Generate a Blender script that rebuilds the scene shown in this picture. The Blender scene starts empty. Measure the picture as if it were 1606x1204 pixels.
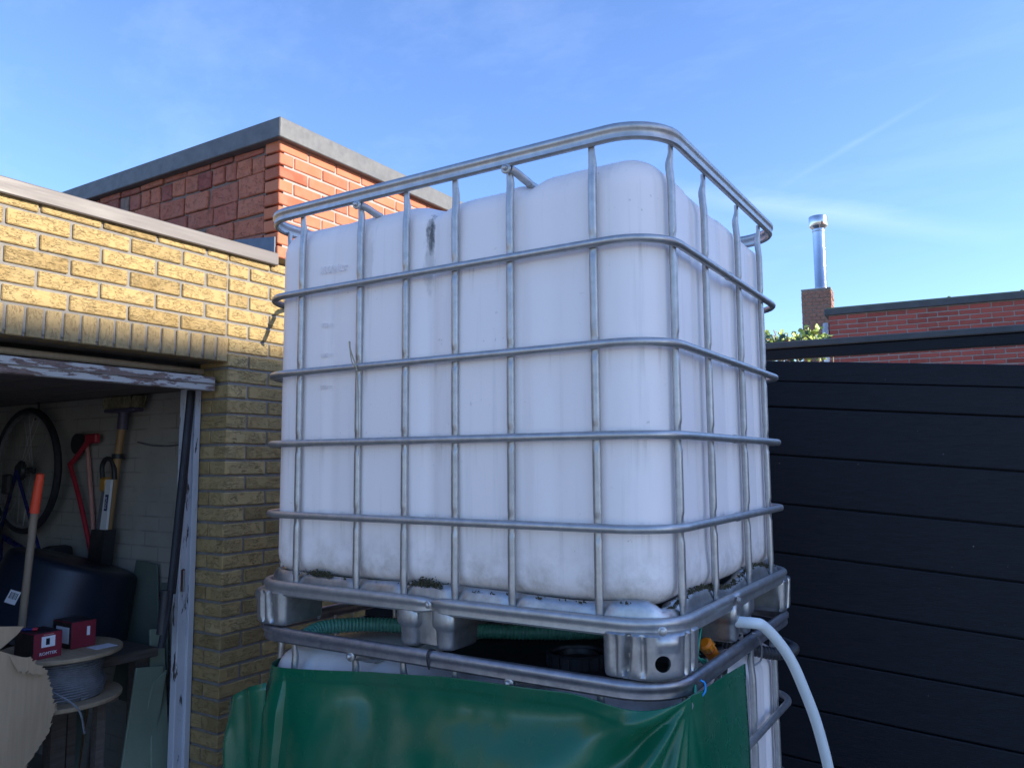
import bpy, bmesh, math, random, zlib
from mathutils import Vector, Matrix, Euler, noise
random.seed(7)
S = bpy.context.scene
COL = S.collection

# ------------------------------------------------------------------ camera
cd = bpy.data.cameras.new('camera'); cam = bpy.data.objects.new('camera', cd); COL.objects.link(cam)
cd.sensor_width = 36.0; cd.lens = 1232.2 / 1606.0 * 36.0; cd.clip_start = 0.05; cd.clip_end = 2000
RT = Vector((0.84548686, 0.53396129, -0.00610892)); UP = Vector((0.05852789, -0.08129123, 0.99497046)); FW = Vector((-0.53077911, 0.84159199, 0.09998229))
m3 = Matrix((RT, UP, -FW)).transposed()
cam.matrix_world = Matrix.Translation((0.5678, -1.4612, 1.6192)) @ m3.to_4x4()
S.camera = cam

# ------------------------------------------------------------------ light
SUN_EL, SUN_AZ = math.radians(24), math.radians(70)      # azimuth clockwise from +y
SDIR = Vector((math.cos(SUN_EL) * math.sin(SUN_AZ), math.cos(SUN_EL) * math.cos(SUN_AZ), math.sin(SUN_EL)))
w = bpy.data.worlds.new('World'); S.world = w; w.use_nodes = True
wn = w.node_tree.nodes; wl = w.node_tree.links; wn.clear()
sky = wn.new('ShaderNodeTexSky'); sky.sky_type = 'NISHITA'; sky.sun_disc = False
sky.sun_elevation = SUN_EL; sky.sun_rotation = SUN_AZ; sky.air_density = 1.0; sky.dust_density = 0.4; sky.ozone_density = 3.0
geo = wn.new('ShaderNodeTexCoord')
def wmath(op, a, b=None, c=None):
    n = wn.new('ShaderNodeMath'); n.operation = op
    for i, v in enumerate((a, b, c)):
        if v is None: continue
        if isinstance(v, (int, float)): n.inputs[i].default_value = v
        else: wl.new(v, n.inputs[i])
    return n.outputs[0]
def wdot(vec):
    n = wn.new('ShaderNodeVectorMath'); n.operation = 'DOT_PRODUCT'; wl.new(geo.outputs['Generated'], n.inputs[0]); n.inputs[1].default_value = vec
    return n.outputs['Value']
mp = wn.new('ShaderNodeMapping'); mp.inputs['Rotation'].default_value = (0.2, 0.5, 0.6); mp.inputs['Scale'].default_value = (1.2, 5.0, 7.0)
wl.new(geo.outputs['Generated'], mp.inputs['Vector'])
nz = wn.new('ShaderNodeTexNoise'); nz.inputs['Scale'].default_value = 1.6; nz.inputs['Detail'].default_value = 7; nz.inputs['Roughness'].default_value = 0.62
wl.new(mp.outputs['Vector'], nz.inputs['Vector'])
rmp = wn.new('ShaderNodeMapRange'); rmp.inputs['From Min'].default_value = 0.50; rmp.inputs['From Max'].default_value = 0.95; rmp.inputs['To Max'].default_value = 0.09
wl.new(nz.outputs['Fac'], rmp.inputs['Value'])
def streak(d1, d2, width, amount):
    d1, d2 = Vector(d1), Vector(d2); nrm = d1.cross(d2).normalized(); mid = (d1 + d2).normalized(); half = d1.angle(d2) / 2
    wob = wmath('MULTIPLY', wmath('SUBTRACT', nz.outputs['Fac'], 0.5), width * 1.5)
    a = wmath('ABSOLUTE', wmath('ADD', wdot(nrm), wob))
    band = wmath('SUBTRACT', 1.0, wmath('MINIMUM', wmath('DIVIDE', a, width), 1.0))
    c = wmath('SUBTRACT', wdot(mid), math.cos(half)); end = wmath('MINIMUM', wmath('MAXIMUM', wmath('DIVIDE', c, 1 - math.cos(half)), 0.0), 1.0)
    return wmath('MULTIPLY', wmath('MULTIPLY', wmath('SMOOTH_MIN', band, 1.0, 0.2), end), wmath('MULTIPLY', nz.outputs['Fac'], amount))
st1 = streak((-0.2159, 0.9240, 0.3157), (-0.0249, 0.9186, 0.3944), 0.005, 0.07)
st2 = streak((-0.3700, 0.8734, 0.3350), (0.0200, 0.9750, 0.2330), 0.018, 0.20)
cl = wmath('ADD', wmath('ADD', rmp.outputs['Result'], st1), st2)
mix = wn.new('ShaderNodeMix'); mix.data_type = 'RGBA'; wl.new(cl, mix.inputs['Factor'])
tint = wn.new('ShaderNodeMix'); tint.data_type = 'RGBA'; tint.blend_type = 'MULTIPLY'; tint.inputs['Factor'].default_value = 1.0
wl.new(sky.outputs['Color'], tint.inputs['A']); tint.inputs['B'].default_value = (0.75, 0.84, 1.07, 1)
wl.new(tint.outputs['Result'], mix.inputs['A']); mix.inputs['B'].default_value = (6.0, 6.6, 7.6, 1)
bg = wn.new('ShaderNodeBackground'); bg.inputs['Strength'].default_value = 0.15; wl.new(mix.outputs['Result'], bg.inputs['Color'])
wo = wn.new('ShaderNodeOutputWorld'); wl.new(bg.outputs['Background'], wo.inputs['Surface'])
sl = bpy.data.lights.new('sun', 'SUN'); sl.energy = 4.5; sl.angle = math.radians(0.6); sl.color = (1.0, 0.93, 0.80)
so = bpy.data.objects.new('sun', sl); COL.objects.link(so); so.rotation_euler = (-SDIR).to_track_quat('-Z', 'Y').to_euler(); so.location = SDIR * 30
S.view_settings.view_transform = 'Standard'; S.view_settings.look = 'None'; S.view_settings.exposure = 1.12; S.view_settings.gamma = 1
S.render.engine = 'CYCLES'; S.cycles.max_bounces = 8; S.cycles.use_denoising = True

# ------------------------------------------------------------------ materials
MATS = {}
class NT:
    def __init__(s, name):
        s.m = bpy.data.materials.new(name); s.m.use_nodes = True; s.n = s.m.node_tree.nodes; s.l = s.m.node_tree.links
        s.b = s.n['Principled BSDF']; MATS[name] = s.m
    def put(s, sock, v):
        if hasattr(v, 'is_linked') or isinstance(v, bpy.types.NodeSocket): s.l.new(v, sock)
        elif isinstance(v, tuple) and len(v) == 3 and sock.type == 'RGBA': sock.default_value = (*v, 1)
        else: sock.default_value = v
    def math(s, op, a, b=0.0, clamp=False):
        n = s.n.new('ShaderNodeMath'); n.operation = op; n.use_clamp = clamp; s.put(n.inputs[0], a); s.put(n.inputs[1], b); return n.outputs[0]
    def coord(s, scale=(1, 1, 1), rnd=False, rot=(0, 0, 0)):
        c = s.n.new('ShaderNodeTexCoord'); v = c.outputs['Object']
        if rnd:
            oi = s.n.new('ShaderNodeObjectInfo'); k = s.math('MULTIPLY', oi.outputs['Random'], 57.0)
            cx = s.n.new('ShaderNodeCombineXYZ'); s.l.new(k, cx.inputs[0]); s.l.new(k, cx.inputs[2])
            ad = s.n.new('ShaderNodeVectorMath'); s.l.new(v, ad.inputs[0]); s.l.new(cx.outputs[0], ad.inputs[1]); v = ad.outputs[0]
        m = s.n.new('ShaderNodeMapping'); m.inputs['Scale'].default_value = scale; m.inputs['Rotation'].default_value = rot; s.l.new(v, m.inputs['Vector']); return m.outputs['Vector']
    def noise(s, vec, scale, detail=4, rough=.55, dist=0.0):
        n = s.n.new('ShaderNodeTexNoise'); s.l.new(vec, n.inputs['Vector']); n.inputs['Scale'].default_value = scale; n.inputs['Detail'].default_value = detail
        n.inputs['Roughness'].default_value = rough; n.inputs['Distortion'].default_value = dist; return n.outputs['Fac']
    def ramp(s, v, a, b, to0=0.0, to1=1.0):
        n = s.n.new('ShaderNodeMapRange'); s.l.new(v, n.inputs['Value']); n.inputs['From Min'].default_value = a; n.inputs['From Max'].default_value = b
        n.inputs['To Min'].default_value = to0; n.inputs['To Max'].default_value = to1; return n.outputs['Result']
    def mix(s, f, a, b, mode='MIX'):
        n = s.n.new('ShaderNodeMix'); n.data_type = 'RGBA'; n.blend_type = mode; s.put(n.inputs['Factor'], f); s.put(n.inputs['A'], a); s.put(n.inputs['B'], b); return n.outputs['Result']
    def xyz(s, v):
        n = s.n.new('ShaderNodeSeparateXYZ'); s.l.new(v, n.inputs[0]); return n.outputs
    def rand(s):
        return s.n.new('ShaderNodeObjectInfo').outputs['Random']
    def bump(s, h, strength, dist=0.01, chain=None):
        n = s.n.new('ShaderNodeBump'); n.inputs['Strength'].default_value = strength; n.inputs['Distance'].default_value = dist; s.l.new(h, n.inputs['Height'])
        if chain: s.l.new(chain, n.inputs['Normal'])
        return n.outputs['Normal']
    def out(s, color=None, rough=None, metal=None, normal=None, spec=None):
        if color is not None: s.put(s.b.inputs['Base Color'], color)
        if rough is not None: s.put(s.b.inputs['Roughness'], rough)
        if metal is not None: s.put(s.b.inputs['Metallic'], metal)
        if spec is not None: s.put(s.b.inputs['Specular IOR Level'], spec)
        if normal is not None: s.l.new(normal, s.b.inputs['Normal'])
        return s.m

def m_simple(name, c1, c2, rough=.6, metal=0.0, scale=8, stretch=(1, 1, 1), bump=.15, bscale=60, spec=.5, rnd=False, bdist=.004):
    t = NT(name); v = t.coord(stretch, rnd); f = t.ramp(t.noise(v, scale, 6, .6), .3, .7)
    col = t.mix(f, c1, c2); nrm = t.bump(t.noise(v, bscale, 5), bump, bdist)
    r = t.ramp(t.noise(v, scale * 2.3, 4), .3, .7, max(rough - .1, .05), min(rough + .1, 1))
    return t.out(col, r, metal, nrm, spec)

def m_brick(name, cols, groove, gcol, mort=None, rough=.85, gstretch=(8, 8, 36), bstr=.6):
    t = NT(name); rv = t.rand(); v = t.coord((1, 1, 1), True)
    c = t.mix(t.ramp(rv, 0, .4), cols[0], cols[1]); c = t.mix(t.ramp(rv, .5, 1.0), c, tuple(q * .84 for q in cols[2]))
    c = t.mix(t.ramp(t.noise(v, 14, 5), .35, .75, 0, .55), c, cols[3])
    gv = t.coord(gstretch, True); gn = t.noise(gv, 3.2, 3, .55, 1.6)
    g = t.ramp(t.math('ABSOLUTE', t.math('SUBTRACT', gn, .5)), .004, .028, 1, 0)
    g = t.math('MULTIPLY', g, t.ramp(t.noise(v, 26, 3), .40, .52))
    c = t.mix(t.math('MULTIPLY', g, groove), c, gcol)
    fine = t.noise(v, 160, 4, .7)
    c = t.mix(t.ramp(fine, .58, .8, 0, .2), c, gcol)
    n1 = t.bump(fine, .25, .002); n2 = t.bump(t.math('ADD', t.math('MULTIPLY', g, -1.0), t.math('MULTIPLY', gn, .35)), bstr, .006, n1)
    return t.out(c, rough, 0.0, n2, .25)

m_brick('yellow_brick', ((0.375, 0.253, 0.104), (0.422, 0.289, 0.119), (0.330, 0.220, 0.088), (0.415, 0.309, 0.148)), .62, (.19, .11, .045), bstr=.75)
m_brick('yellow_brick_pale', ((0.448, 0.312, 0.134), (0.462, 0.324, 0.140), (0.435, 0.297, 0.121), (0.462, 0.346, 0.171)), .75, (.13, .08, .035), bstr=.8)
m_brick('yellow_brick_soldier', ((0.330, 0.237, 0.112), (0.370, 0.256, 0.119), (0.297, 0.210, 0.100), (0.370, 0.283, 0.148)), .5, (.17, .10, .05), bstr=.6)
m_brick('red_brick_face', ((0.463, 0.140, 0.075), (0.513, 0.166, 0.083), (0.414, 0.108, 0.057), (0.530, 0.223, 0.140)), .12, (.34, .10, .06), gstretch=(5, 5, 9), bstr=.15)
m_brick('red_brick_rough', ((0.375, 0.102, 0.069), (0.475, 0.156, 0.086), (0.300, 0.078, 0.063), (0.375, 0.168, 0.115)), .4, (.13, .07, .055), gstretch=(9, 9, 12), bstr=.7)
m_brick('weathered_block', ((0.275, 0.186, 0.144), (0.338, 0.228, 0.172), (0.225, 0.156, 0.127), (0.163, 0.108, 0.092)), .4, (.12, .08, .07), gstretch=(9, 9, 12), bstr=.7)
m_brick('red_brick_house', ((.36, .085, .065), (.42, .10, .075), (.30, .07, .055), (.38, .12, .09)), .15, (.2, .05, .04), gstretch=(5, 5, 9), bstr=.2)
m_brick('chimney_brick', ((.30, .14, .10), (.36, .18, .12), (.24, .11, .09), (.28, .19, .15)), .35, (.13, .08, .07), gstretch=(9, 9, 12))
m_simple('mortar_grey', (.185, .17, .155), (.25, .232, .21), .95, scale=30, bump=.5, bscale=220, spec=.1)
m_simple('mortar_dark', (.22, .20, .18), (.32, .29, .26), .95, scale=20, bump=.6, bscale=120, spec=.1)
m_simple('mortar_brown', (.17, .125, .105), (.24, .19, .165), .95, scale=14, bump=.6, bscale=90, spec=.1)
m_simple('mortar_pale', (.31, .28, .255), (.38, .35, .32), .95, scale=30, bump=.3, bscale=200, spec=.1)
m_simple('coping_taupe', (.125, .105, .097), (.15, .128, .118), .5, scale=5, stretch=(1, .3, 4), bump=.05, spec=.4)
m_simple('coping_slate', (.095, .098, .105), (.14, .139, .139), .6, scale=14, bump=.25, bscale=180, spec=.4)
m_simple('coping_black', (.045, .05, .055), (.07, .075, .08), .5, scale=6, bump=.08)
m_simple('copper_green', (.10, .17, .10), (.16, .20, .10), .8, scale=20)
m_simple('lead_flashing', (.055, .075, .115), (.085, .105, .15), .45, scale=14, bump=.3, bscale=40)
m_simple('concrete', (.27, .25, .225), (.35, .325, .29), .9, scale=3, bump=.4, bscale=90, spec=.2)
m_simple('paving', (.34, .30, .255), (.42, .375, .32), .9, scale=5, bump=.4, bscale=90, spec=.2)
m_simple('roof_felt', (.06, .06, .06), (.10, .10, .10), .9, scale=4)
m_simple('timber_dark', (.10, .075, .06), (.16, .13, .11), .8, scale=6, stretch=(12, 1, 12), bump=.4)
m_simple('timber_pale', (.34, .27, .19), (.42, .34, .25), .75, scale=5, stretch=(10, 10, 1), bump=.2)
m_simple('tool_wood', (.34, .19, .08), (.42, .25, .11), .5, scale=5, stretch=(10, 10, 1), bump=.1)
m_simple('shovel_wood', (.19, .145, .10), (.25, .195, .14), .7, scale=5, stretch=(10, 10, 1), bump=.1)
m_simple('plywood', (.27, .195, .115), (.36, .265, .165), .7, scale=6, stretch=(1, 8, 1), bump=.1)
m_simple('cardboard_brown', (.36, .25, .15), (.42, .30, .185), .85, scale=5, stretch=(1, 14, 1), bump=.2, bscale=30)
m_simple('board_green', (.25, .30, .21), (.31, .36, .26), .75, scale=4, bump=.05)
m_simple('panel_green_dark', (.09, .12, .095), (.13, .155, .13), .8, scale=3)
m_simple('tub_navy', (.008, .012, .022), (.014, .02, .034), .38, scale=3, bump=.05)
m_simple('black_plastic', (.016, .016, .018), (.034, .034, .037), .5, scale=9, bump=.1)
m_simple('rubber', (.012, .013, .018), (.02, .022, .028), .65, scale=12)
m_simple('bike_blue', (.01, .015, .08), (.015, .02, .11), .3, scale=6)
m_simple('steel_dull', (.30, .30, .31), (.42, .42, .43), .45, metal=.8, scale=10)
m_simple('red_paint', (.34, .02, .035), (.42, .03, .05), .4, scale=12)
m_simple('pink_paint', (.46, .20, .17), (.54, .28, .24), .6, scale=16)
m_simple('orange_paint', (.72, .06, .025), (.78, .08, .03), .5, scale=12)
m_simple('orange_plastic', (.80, .20, .01), (.84, .24, .012), .35, scale=12)
m_simple('amber_plastic', (.50, .24, .04), (.58, .28, .05), .45, scale=12)
m_simple('white_plastic', (.70, .70, .70), (.78, .78, .78), .5, scale=7)
m_simple('label_white', (.62, .62, .66), (.72, .72, .75), .5, scale=7)
m_simple('label_navy', (.02, .025, .12), (.03, .035, .14), .5, scale=7)
m_simple('box_maroon', (.16, .012, .025), (.20, .018, .035), .45, scale=8)
m_simple('box_black', (.012, .010, .012), (.02, .016, .018), .35, scale=8)
m_simple('purple_plastic', (.07, .06, .10), (.09, .08, .13), .5, scale=8)
m_simple('bristle', (.30, .27, .15), (.12, .10, .06), .9, scale=40)
m_simple('cable_grey', (.12, .125, .135), (.18, .185, .20), .5, scale=40)
m_simple('hose_pale', (.70, .76, .76), (.76, .81, .80), .35, scale=10, bump=.1, bscale=250)
m_simple('hose_green', (.075, .25, .18), (.10, .30, .215), .35, scale=10)
m_simple('tube_green', (.02, .26, .15), (.03, .32, .20), .4, scale=10)
m_simple('tie_blue', (.01, .25, .65), (.015, .30, .72), .4, scale=10)
m_simple('bark_stalk', (.42, .35, .24), (.30, .24, .16), .9, scale=30)
m_simple('leaf_sun', (.24, .36, .04), (.40, .46, .07), .5, scale=12, rnd=True)
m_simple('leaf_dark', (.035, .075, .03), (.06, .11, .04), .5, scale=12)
m_simple('leaf_red', (.28, .10, .06), (.34, .16, .10), .6, scale=12)
m_simple('rust', (.16, .05, .025), (.10, .04, .03), .85, scale=30, bump=.4)
m_simple('moss', (.035, .035, .018), (.075, .065, .03), .95, scale=40, bump=.8, bscale=150)
m_simple('black_void', (.003, .003, .003), (.004, .004, .004), .9)
m_simple('flue_steel', (.55, .55, .56), (.66, .66, .66), .16, metal=1.0, scale=4, bump=.03, bscale=20)

# galvanised steel
t = NT('galvanised'); v = t.coord(); sp = t.noise(v, 45, 3, .6); big = t.noise(v, 6, 5, .6)
c = t.mix(t.ramp(sp, .35, .65), (.41, .41, .405), (.50, .495, .485)); c = t.mix(t.ramp(big, .55, .75, 0, .45), c, (.31, .30, .285))
t.out(c, t.ramp(big, .3, .7, .36, .50), .80, t.bump(t.noise(v, 90, 4), .06, .002), .5)
t = NT('galvanised_dull'); v = t.coord(); sp = t.noise(v, 38, 4, .6); big = t.noise(v, 9, 5, .6)
c = t.mix(t.ramp(sp, .35, .65), (.35, .36, .365), (.48, .485, .485)); c = t.mix(t.ramp(big, .52, .75, 0, .6), c, (.24, .225, .20))
t.out(c, t.ramp(big, .3, .7, .30, .50), .85, t.bump(t.noise(v, 60, 4), .15, .003), .5)
t = NT('galvanised_worn'); v = t.coord(); sp = t.noise(v, 45, 3, .6); big = t.noise(v, 7, 5, .6)
c = t.mix(t.ramp(sp, .35, .65), (.26, .265, .29), (.36, .36, .385)); c = t.mix(t.ramp(big, .5, .72, 0, .6), c, (.20, .165, .15))
t.out(c, t.ramp(big, .3, .7, .32, .5), .8, t.bump(t.noise(v, 90, 4), .08, .002), .5)

# white polyethylene bottle with algae streaks, dirt lines below the cage rings and a mould patch
def m_tank(name, rings, patch=True):
    t = NT(name); v = t.coord(); X = t.xyz(v)
    base = t.mix(t.ramp(t.noise(v, 2.2, 3), .35, .7), (.95, .87, .825), (.93, .85, .81))
    sv = t.coord((26, 26, 1.1)); streak = t.ramp(t.noise(sv, 1.5, 5, .65), .56, .80, 0, .34)
    base = t.mix(streak, base, (.52, .51, .50))
    spots = t.ramp(t.noise(v, 75, 2, .5), .70, .80, 0, .45); spots = t.math('MULTIPLY', spots, t.ramp(t.noise(v, 5, 2), .45, .62))
    base = t.mix(spots, base, (.22, .20, .17))
    for z in rings:
        d = t.math('SUBTRACT', z, X[2])
        fade = t.math('MULTIPLY', t.ramp(d, .0, .085, 1, 0), t.ramp(d, -.004, .006, 0, 1))
        dr = t.ramp(t.noise(t.coord((38, 38, 2.0)), 1.0, 4, .6), .56, .74, 0, .5)
        base = t.mix(t.math('MULTIPLY', fade, dr, True), base, (.30, .255, .19))
        up = t.math('MULTIPLY', t.ramp(t.math('ABSOLUTE', t.math('ADD', d, .004)), 0, .012, 1, 0), t.ramp(t.noise(t.coord((16, 16, 3)), 1.3, 4), .56, .70, 0, .45))
        base = t.mix(up, base, (.27, .245, .20))
    lo = t.math('MULTIPLY', t.ramp(X[2], rings[-1] - .145, rings[-1] - .02, 1, 0), t.ramp(t.noise(v, 16, 6, .7), .42, .72, .05, .65), True)
    base = t.mix(lo, base, (.26, .21, .12))
    if patch:
        for (px, pz, rx, rz, st, col) in ((-.608, 2.185, .012, .055, .93, (.06, .06, .055)), (-.610, 2.11, .016, .09, .35, (.2, .2, .19)), (-.80, 2.15, .015, .09, .2, (.25, .22, .18))):
            dx = t.math('DIVIDE', t.math('SUBTRACT', X[0], px), rx); dz = t.math('DIVIDE', t.math('SUBTRACT', X[2], pz), rz)
            d = t.math('SQRT', t.math('ADD', t.math('MULTIPLY', dx, dx), t.math('MULTIPLY', dz, dz)))
            d = t.math('ADD', d, t.math('MULTIPLY', t.math('SUBTRACT', t.noise(t.coord((70, 70, 26)), 1.0, 5, .7), .5), 2.4))
            base = t.mix(t.math('MULTIPLY', t.ramp(d, .35, 1.05, st, 0), t.ramp(X[1], .2, .3, 1, 0), True), base, col)
    t.out(base, t.ramp(t.noise(v, 8, 4), .3, .7, .38, .50), 0.0, t.bump(t.noise(t.coord((6, 6, 2)), 2.0, 3), .10, .01), .4)
    t.b.inputs['Subsurface Weight'].default_value = .0
    return t.m
RZ = [2.3107, 2.0791, 1.8635, 1.6743, 1.4862]          # cage ring heights, top rail first
m_tank('tank_plastic', RZ[1:]); m_tank('tank_plastic_low', [z - 1.1327 for z in RZ[1:]], False)

# tarpaulin
t = NT('tarp_green'); v = t.coord(); c = t.mix(t.ramp(t.noise(v, 5, 5), .3, .7), (.003, .105, .050), (.005, .125, .062))
c = t.mix(t.ramp(t.noise(v, 30, 6, .7), .66, .82, 0, .35), c, (.16, .18, .13)); c = t.mix(t.ramp(t.noise(v, 2.6, 4, .6), .48, .72, 0, .34), c, (.17, .16, .10))  # broad beige patches: dust that also paints warm reflections into the colour
t.out(c, t.ramp(t.noise(v, 9, 4), .3, .7, .18, .32), 0.0, t.bump(t.noise(v, 300, 2), .05, .001, t.bump(t.noise(v, 11, 3), .12, .01)), .5)

# dark composite fence
t = NT('fence_black'); v = t.coord((1.5, 20, 20)); c = t.mix(t.ramp(t.noise(v, 6, 5), .3, .7), (.0048, .0062, .0100), (.009, .0108, .0165))
c = t.mix(t.ramp(t.noise(t.coord(), 60, 2), .775, .81, 0, .45), c, (.30, .31, .30))
t.out(c, .6, 0.0, t.bump(t.noise(v, 14, 4), .25, .003), .3)
m_simple('beam_black', (.022, .026, .036), (.04, .045, .055), .6, scale=8, stretch=(1, 10, 10), bump=.3)

# flaking white paint on wood
def m_flake(name, paint, wood, th, stretch):
    t = NT(name); v = t.coord(stretch); n = t.noise(v, 9, 7, .65); f = t.ramp(n, th, th + .03)
    c = t.mix(t.ramp(t.noise(t.coord(), 4, 4), .3, .7), paint, tuple(q * .82 for q in paint)); wd = t.mix(t.ramp(t.noise(t.coord(stretch), 24, 4), .35, .7), wood, tuple(q * .5 for q in wood))
    c = t.mix(f, wd, c); t.out(c, .7, 0.0, t.bump(f, .5, .003), .3); return t.m
m_flake('paint_flaking', (.60, .61, .64), (.10, .08, .07), .38, (4, 4, .7))
m_flake('paint_worn', (.40, .38, .355), (.18, .12, .10), .47, (4, .9, 4))

# whitewashed interior masonry
t = NT('whitewash'); v = t.coord((1, 1, 1), False, (math.radians(-90), 0, 0)); b = t.n.new('ShaderNodeTexBrick'); t.l.new(v, b.inputs['Vector'])
b.inputs['Scale'].default_value = 1.0; b.inputs['Brick Width'].default_value = .22; b.inputs['Row Height'].default_value = .072; b.inputs['Mortar Size'].default_value = .007; b.inputs['Mortar Smooth'].default_value = .9
vv = t.coord(); c = t.mix(t.ramp(t.noise(vv, 3, 5), .3, .7), (.33, .31, .27), (.43, .40, .355)); c = t.mix(t.ramp(t.noise(vv, 9, 6, .7), .62, .75, 0, .7), c, (.30, .22, .15))
c = t.mix(t.math('MULTIPLY', t.math('MULTIPLY', b.outputs['Fac'], .55), t.ramp(t.noise(vv, 5, 4), .40, .62)), c, (.17, .155, .135))
t.out(c, .9, 0.0, t.bump(b.outputs['Fac'], -.9, .010, t.bump(t.noise(vv, 40, 5), .4, .004)), .2)

# ------------------------------------------------------------------ builders
def M(n): return MATS[n]
def link_mesh(name, verts, faces, mat, smooth=False, auto=None):
    me = bpy.data.meshes.new(name); me.from_pydata([tuple(q) for q in verts], [], faces); me.update()
    bm = bmesh.new(); bm.from_mesh(me); bmesh.ops.recalc_face_normals(bm, faces=bm.faces); bm.to_mesh(me); bm.free()
    if smooth: me.polygons.foreach_set('use_smooth', [True] * len(me.polygons))
    if auto is not None: me.set_sharp_from_angle(angle=math.radians(auto))
    o = bpy.data.objects.new(name, me); COL.objects.link(o)
    if mat: me.materials.append(M(mat))
    return o
def root(name, loc, label, cat, group=None):
    o = bpy.data.objects.new(name, None); COL.objects.link(o); o.location = loc; o.empty_display_size = .1
    o['label'] = label; o['category'] = cat
    if group: o['group'] = group
    return o
def tag(o, label, cat, group=None):
    o['label'] = label; o['category'] = cat
    if group: o['group'] = group
    return o
def kid(o, parent):
    o.parent = parent
    if parent.type == 'EMPTY': o.matrix_parent_inverse = Matrix.Translation(-parent.location)
    return o
BOXF = [(0, 1, 2, 3), (4, 7, 6, 5), (0, 4, 5, 1), (1, 5, 6, 2), (2, 6, 7, 3), (3, 7, 4, 0)]
def boxv(x0, x1, y0, y1, z0, z1):
    return [(x0, y0, z0), (x1, y0, z0), (x1, y1, z0), (x0, y1, z0), (x0, y0, z1), (x1, y0, z1), (x1, y1, z1), (x0, y1, z1)]
def bevel_mesh(o, wd, seg=1):
    bm = bmesh.new(); bm.from_mesh(o.data); bmesh.ops.bevel(bm, geom=list(bm.edges), offset=wd, segments=seg, affect='EDGES', profile=.6); bm.to_mesh(o.data); bm.free()
    return o
def box(name, x0, x1, y0, y1, z0, z1, mat, parent=None, bev=0.0, seg=1):
    o = link_mesh(name, boxv(x0, x1, y0, y1, z0, z1), BOXF, mat)
    if bev: bevel_mesh(o, bev, seg)
    if parent: kid(o, parent)
    return o
def boxes(name, lst, mat, parent=None, jit=0.0, bev=0.0):
    V, F = [], []
    for b in lst:
        k = len(V); V += [tuple(c + random.uniform(-jit, jit) for c in q) for q in boxv(*b)]; F += [tuple(i + k for i in f) for f in BOXF]
    o = link_mesh(name, V, F, mat)
    if bev: bevel_mesh(o, bev)
    if parent: kid(o, parent)
    return o
def spline(P, n=8):
    P = [Vector(p) for p in P]
    if n <= 1: return P
    out = []
    for i in range(len(P) - 1):
        p0 = P[max(i - 1, 0)]; p1 = P[i]; p2 = P[i + 1]; p3 = P[min(i + 2, len(P) - 1)]
        for k in range(n):
            s = k / n; out.append(.5 * ((2 * p1) + (p2 - p0) * s + (2 * p0 - 5 * p1 + 4 * p2 - p3) * s * s + (3 * p1 - p0 - 3 * p2 + p3) * s ** 3))
    out.append(P[-1]); return out
def tube_geo(P, rad, seg=10, cap=True, flat=None):
    V, F = [], []; N = len(P); up = None
    for i, p in enumerate(P):
        d = (P[min(i + 1, N - 1)] - P[max(i - 1, 0)]).normalized()
        if up is None:
            up = Vector((0, 0, 1)) if abs(d.z) < .9 else Vector((1, 0, 0))
        a = (up - d * up.dot(d)).normalized(); b = d.cross(a); up = a
        r = rad(i / (N - 1)) if callable(rad) else rad
        for k in range(seg):
            an = 2 * math.pi * k / seg; V.append(p + a * r * math.cos(an) + b * r * math.sin(an))
    for i in range(N - 1):
        for k in range(seg):
            k2 = (k + 1) % seg; F.append((i * seg + k, i * seg + k2, (i + 1) * seg + k2, (i + 1) * seg + k))
    if cap: F.append(tuple(range(seg))); F.append(tuple((N - 1) * seg + k for k in reversed(range(seg))))
    return V, F
def tube(name, P, rad, mat, parent=None, seg=10, n=8):
    V, F = tube_geo(spline(P, n), rad, seg); o = link_mesh(name, V, F, mat, True, 50)
    if parent: kid(o, parent)
    return o
def lathe(name, prof, mat, parent=None, seg=28, loc=(0, 0, 0), rot=None, cap=True):
    V, F = [], []; N = len(prof); R3 = rot.to_matrix() if rot else Matrix.Identity(3); L = Vector(loc)
    for r, z in prof:
        for k in range(seg):
            a = 2 * math.pi * k / seg; V.append(L + R3 @ Vector((r * math.cos(a), r * math.sin(a), z)))
    for i in range(N - 1):
        for k in range(seg):
            k2 = (k + 1) % seg; F.append((i * seg + k, i * seg + k2, (i + 1) * seg + k2, (i + 1) * seg + k))
    if cap: F.append(tuple(range(seg))); F.append(tuple((N - 1) * seg + k for k in reversed(range(seg))))
    o = link_mesh(name, V, F, mat, True, 35)
    if parent: kid(o, parent)
    return o
def text_part(name, s, size, mat, mw, parent=None, ext=.0004):
    cu = bpy.data.curves.new('t', 'FONT'); cu.body = s; cu.size = size; cu.extrude = ext; cu.align_x = 'CENTER'; cu.align_y = 'CENTER'; cu.resolution_u = 2
    ob = bpy.data.objects.new('t', cu); COL.objects.link(ob); dg = bpy.context.evaluated_depsgraph_get(); me = bpy.data.meshes.new_from_object(ob.evaluated_get(dg))
    bpy.data.objects.remove(ob); me.transform(mw); me.materials.clear(); me.materials.append(M(mat)); o = bpy.data.objects.new(name, me); COL.objects.link(o)
    if parent: kid(o, parent)
    return o
def smooth01(x): x = max(0., min(1., x)); return x * x * (3 - 2 * x)

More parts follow.
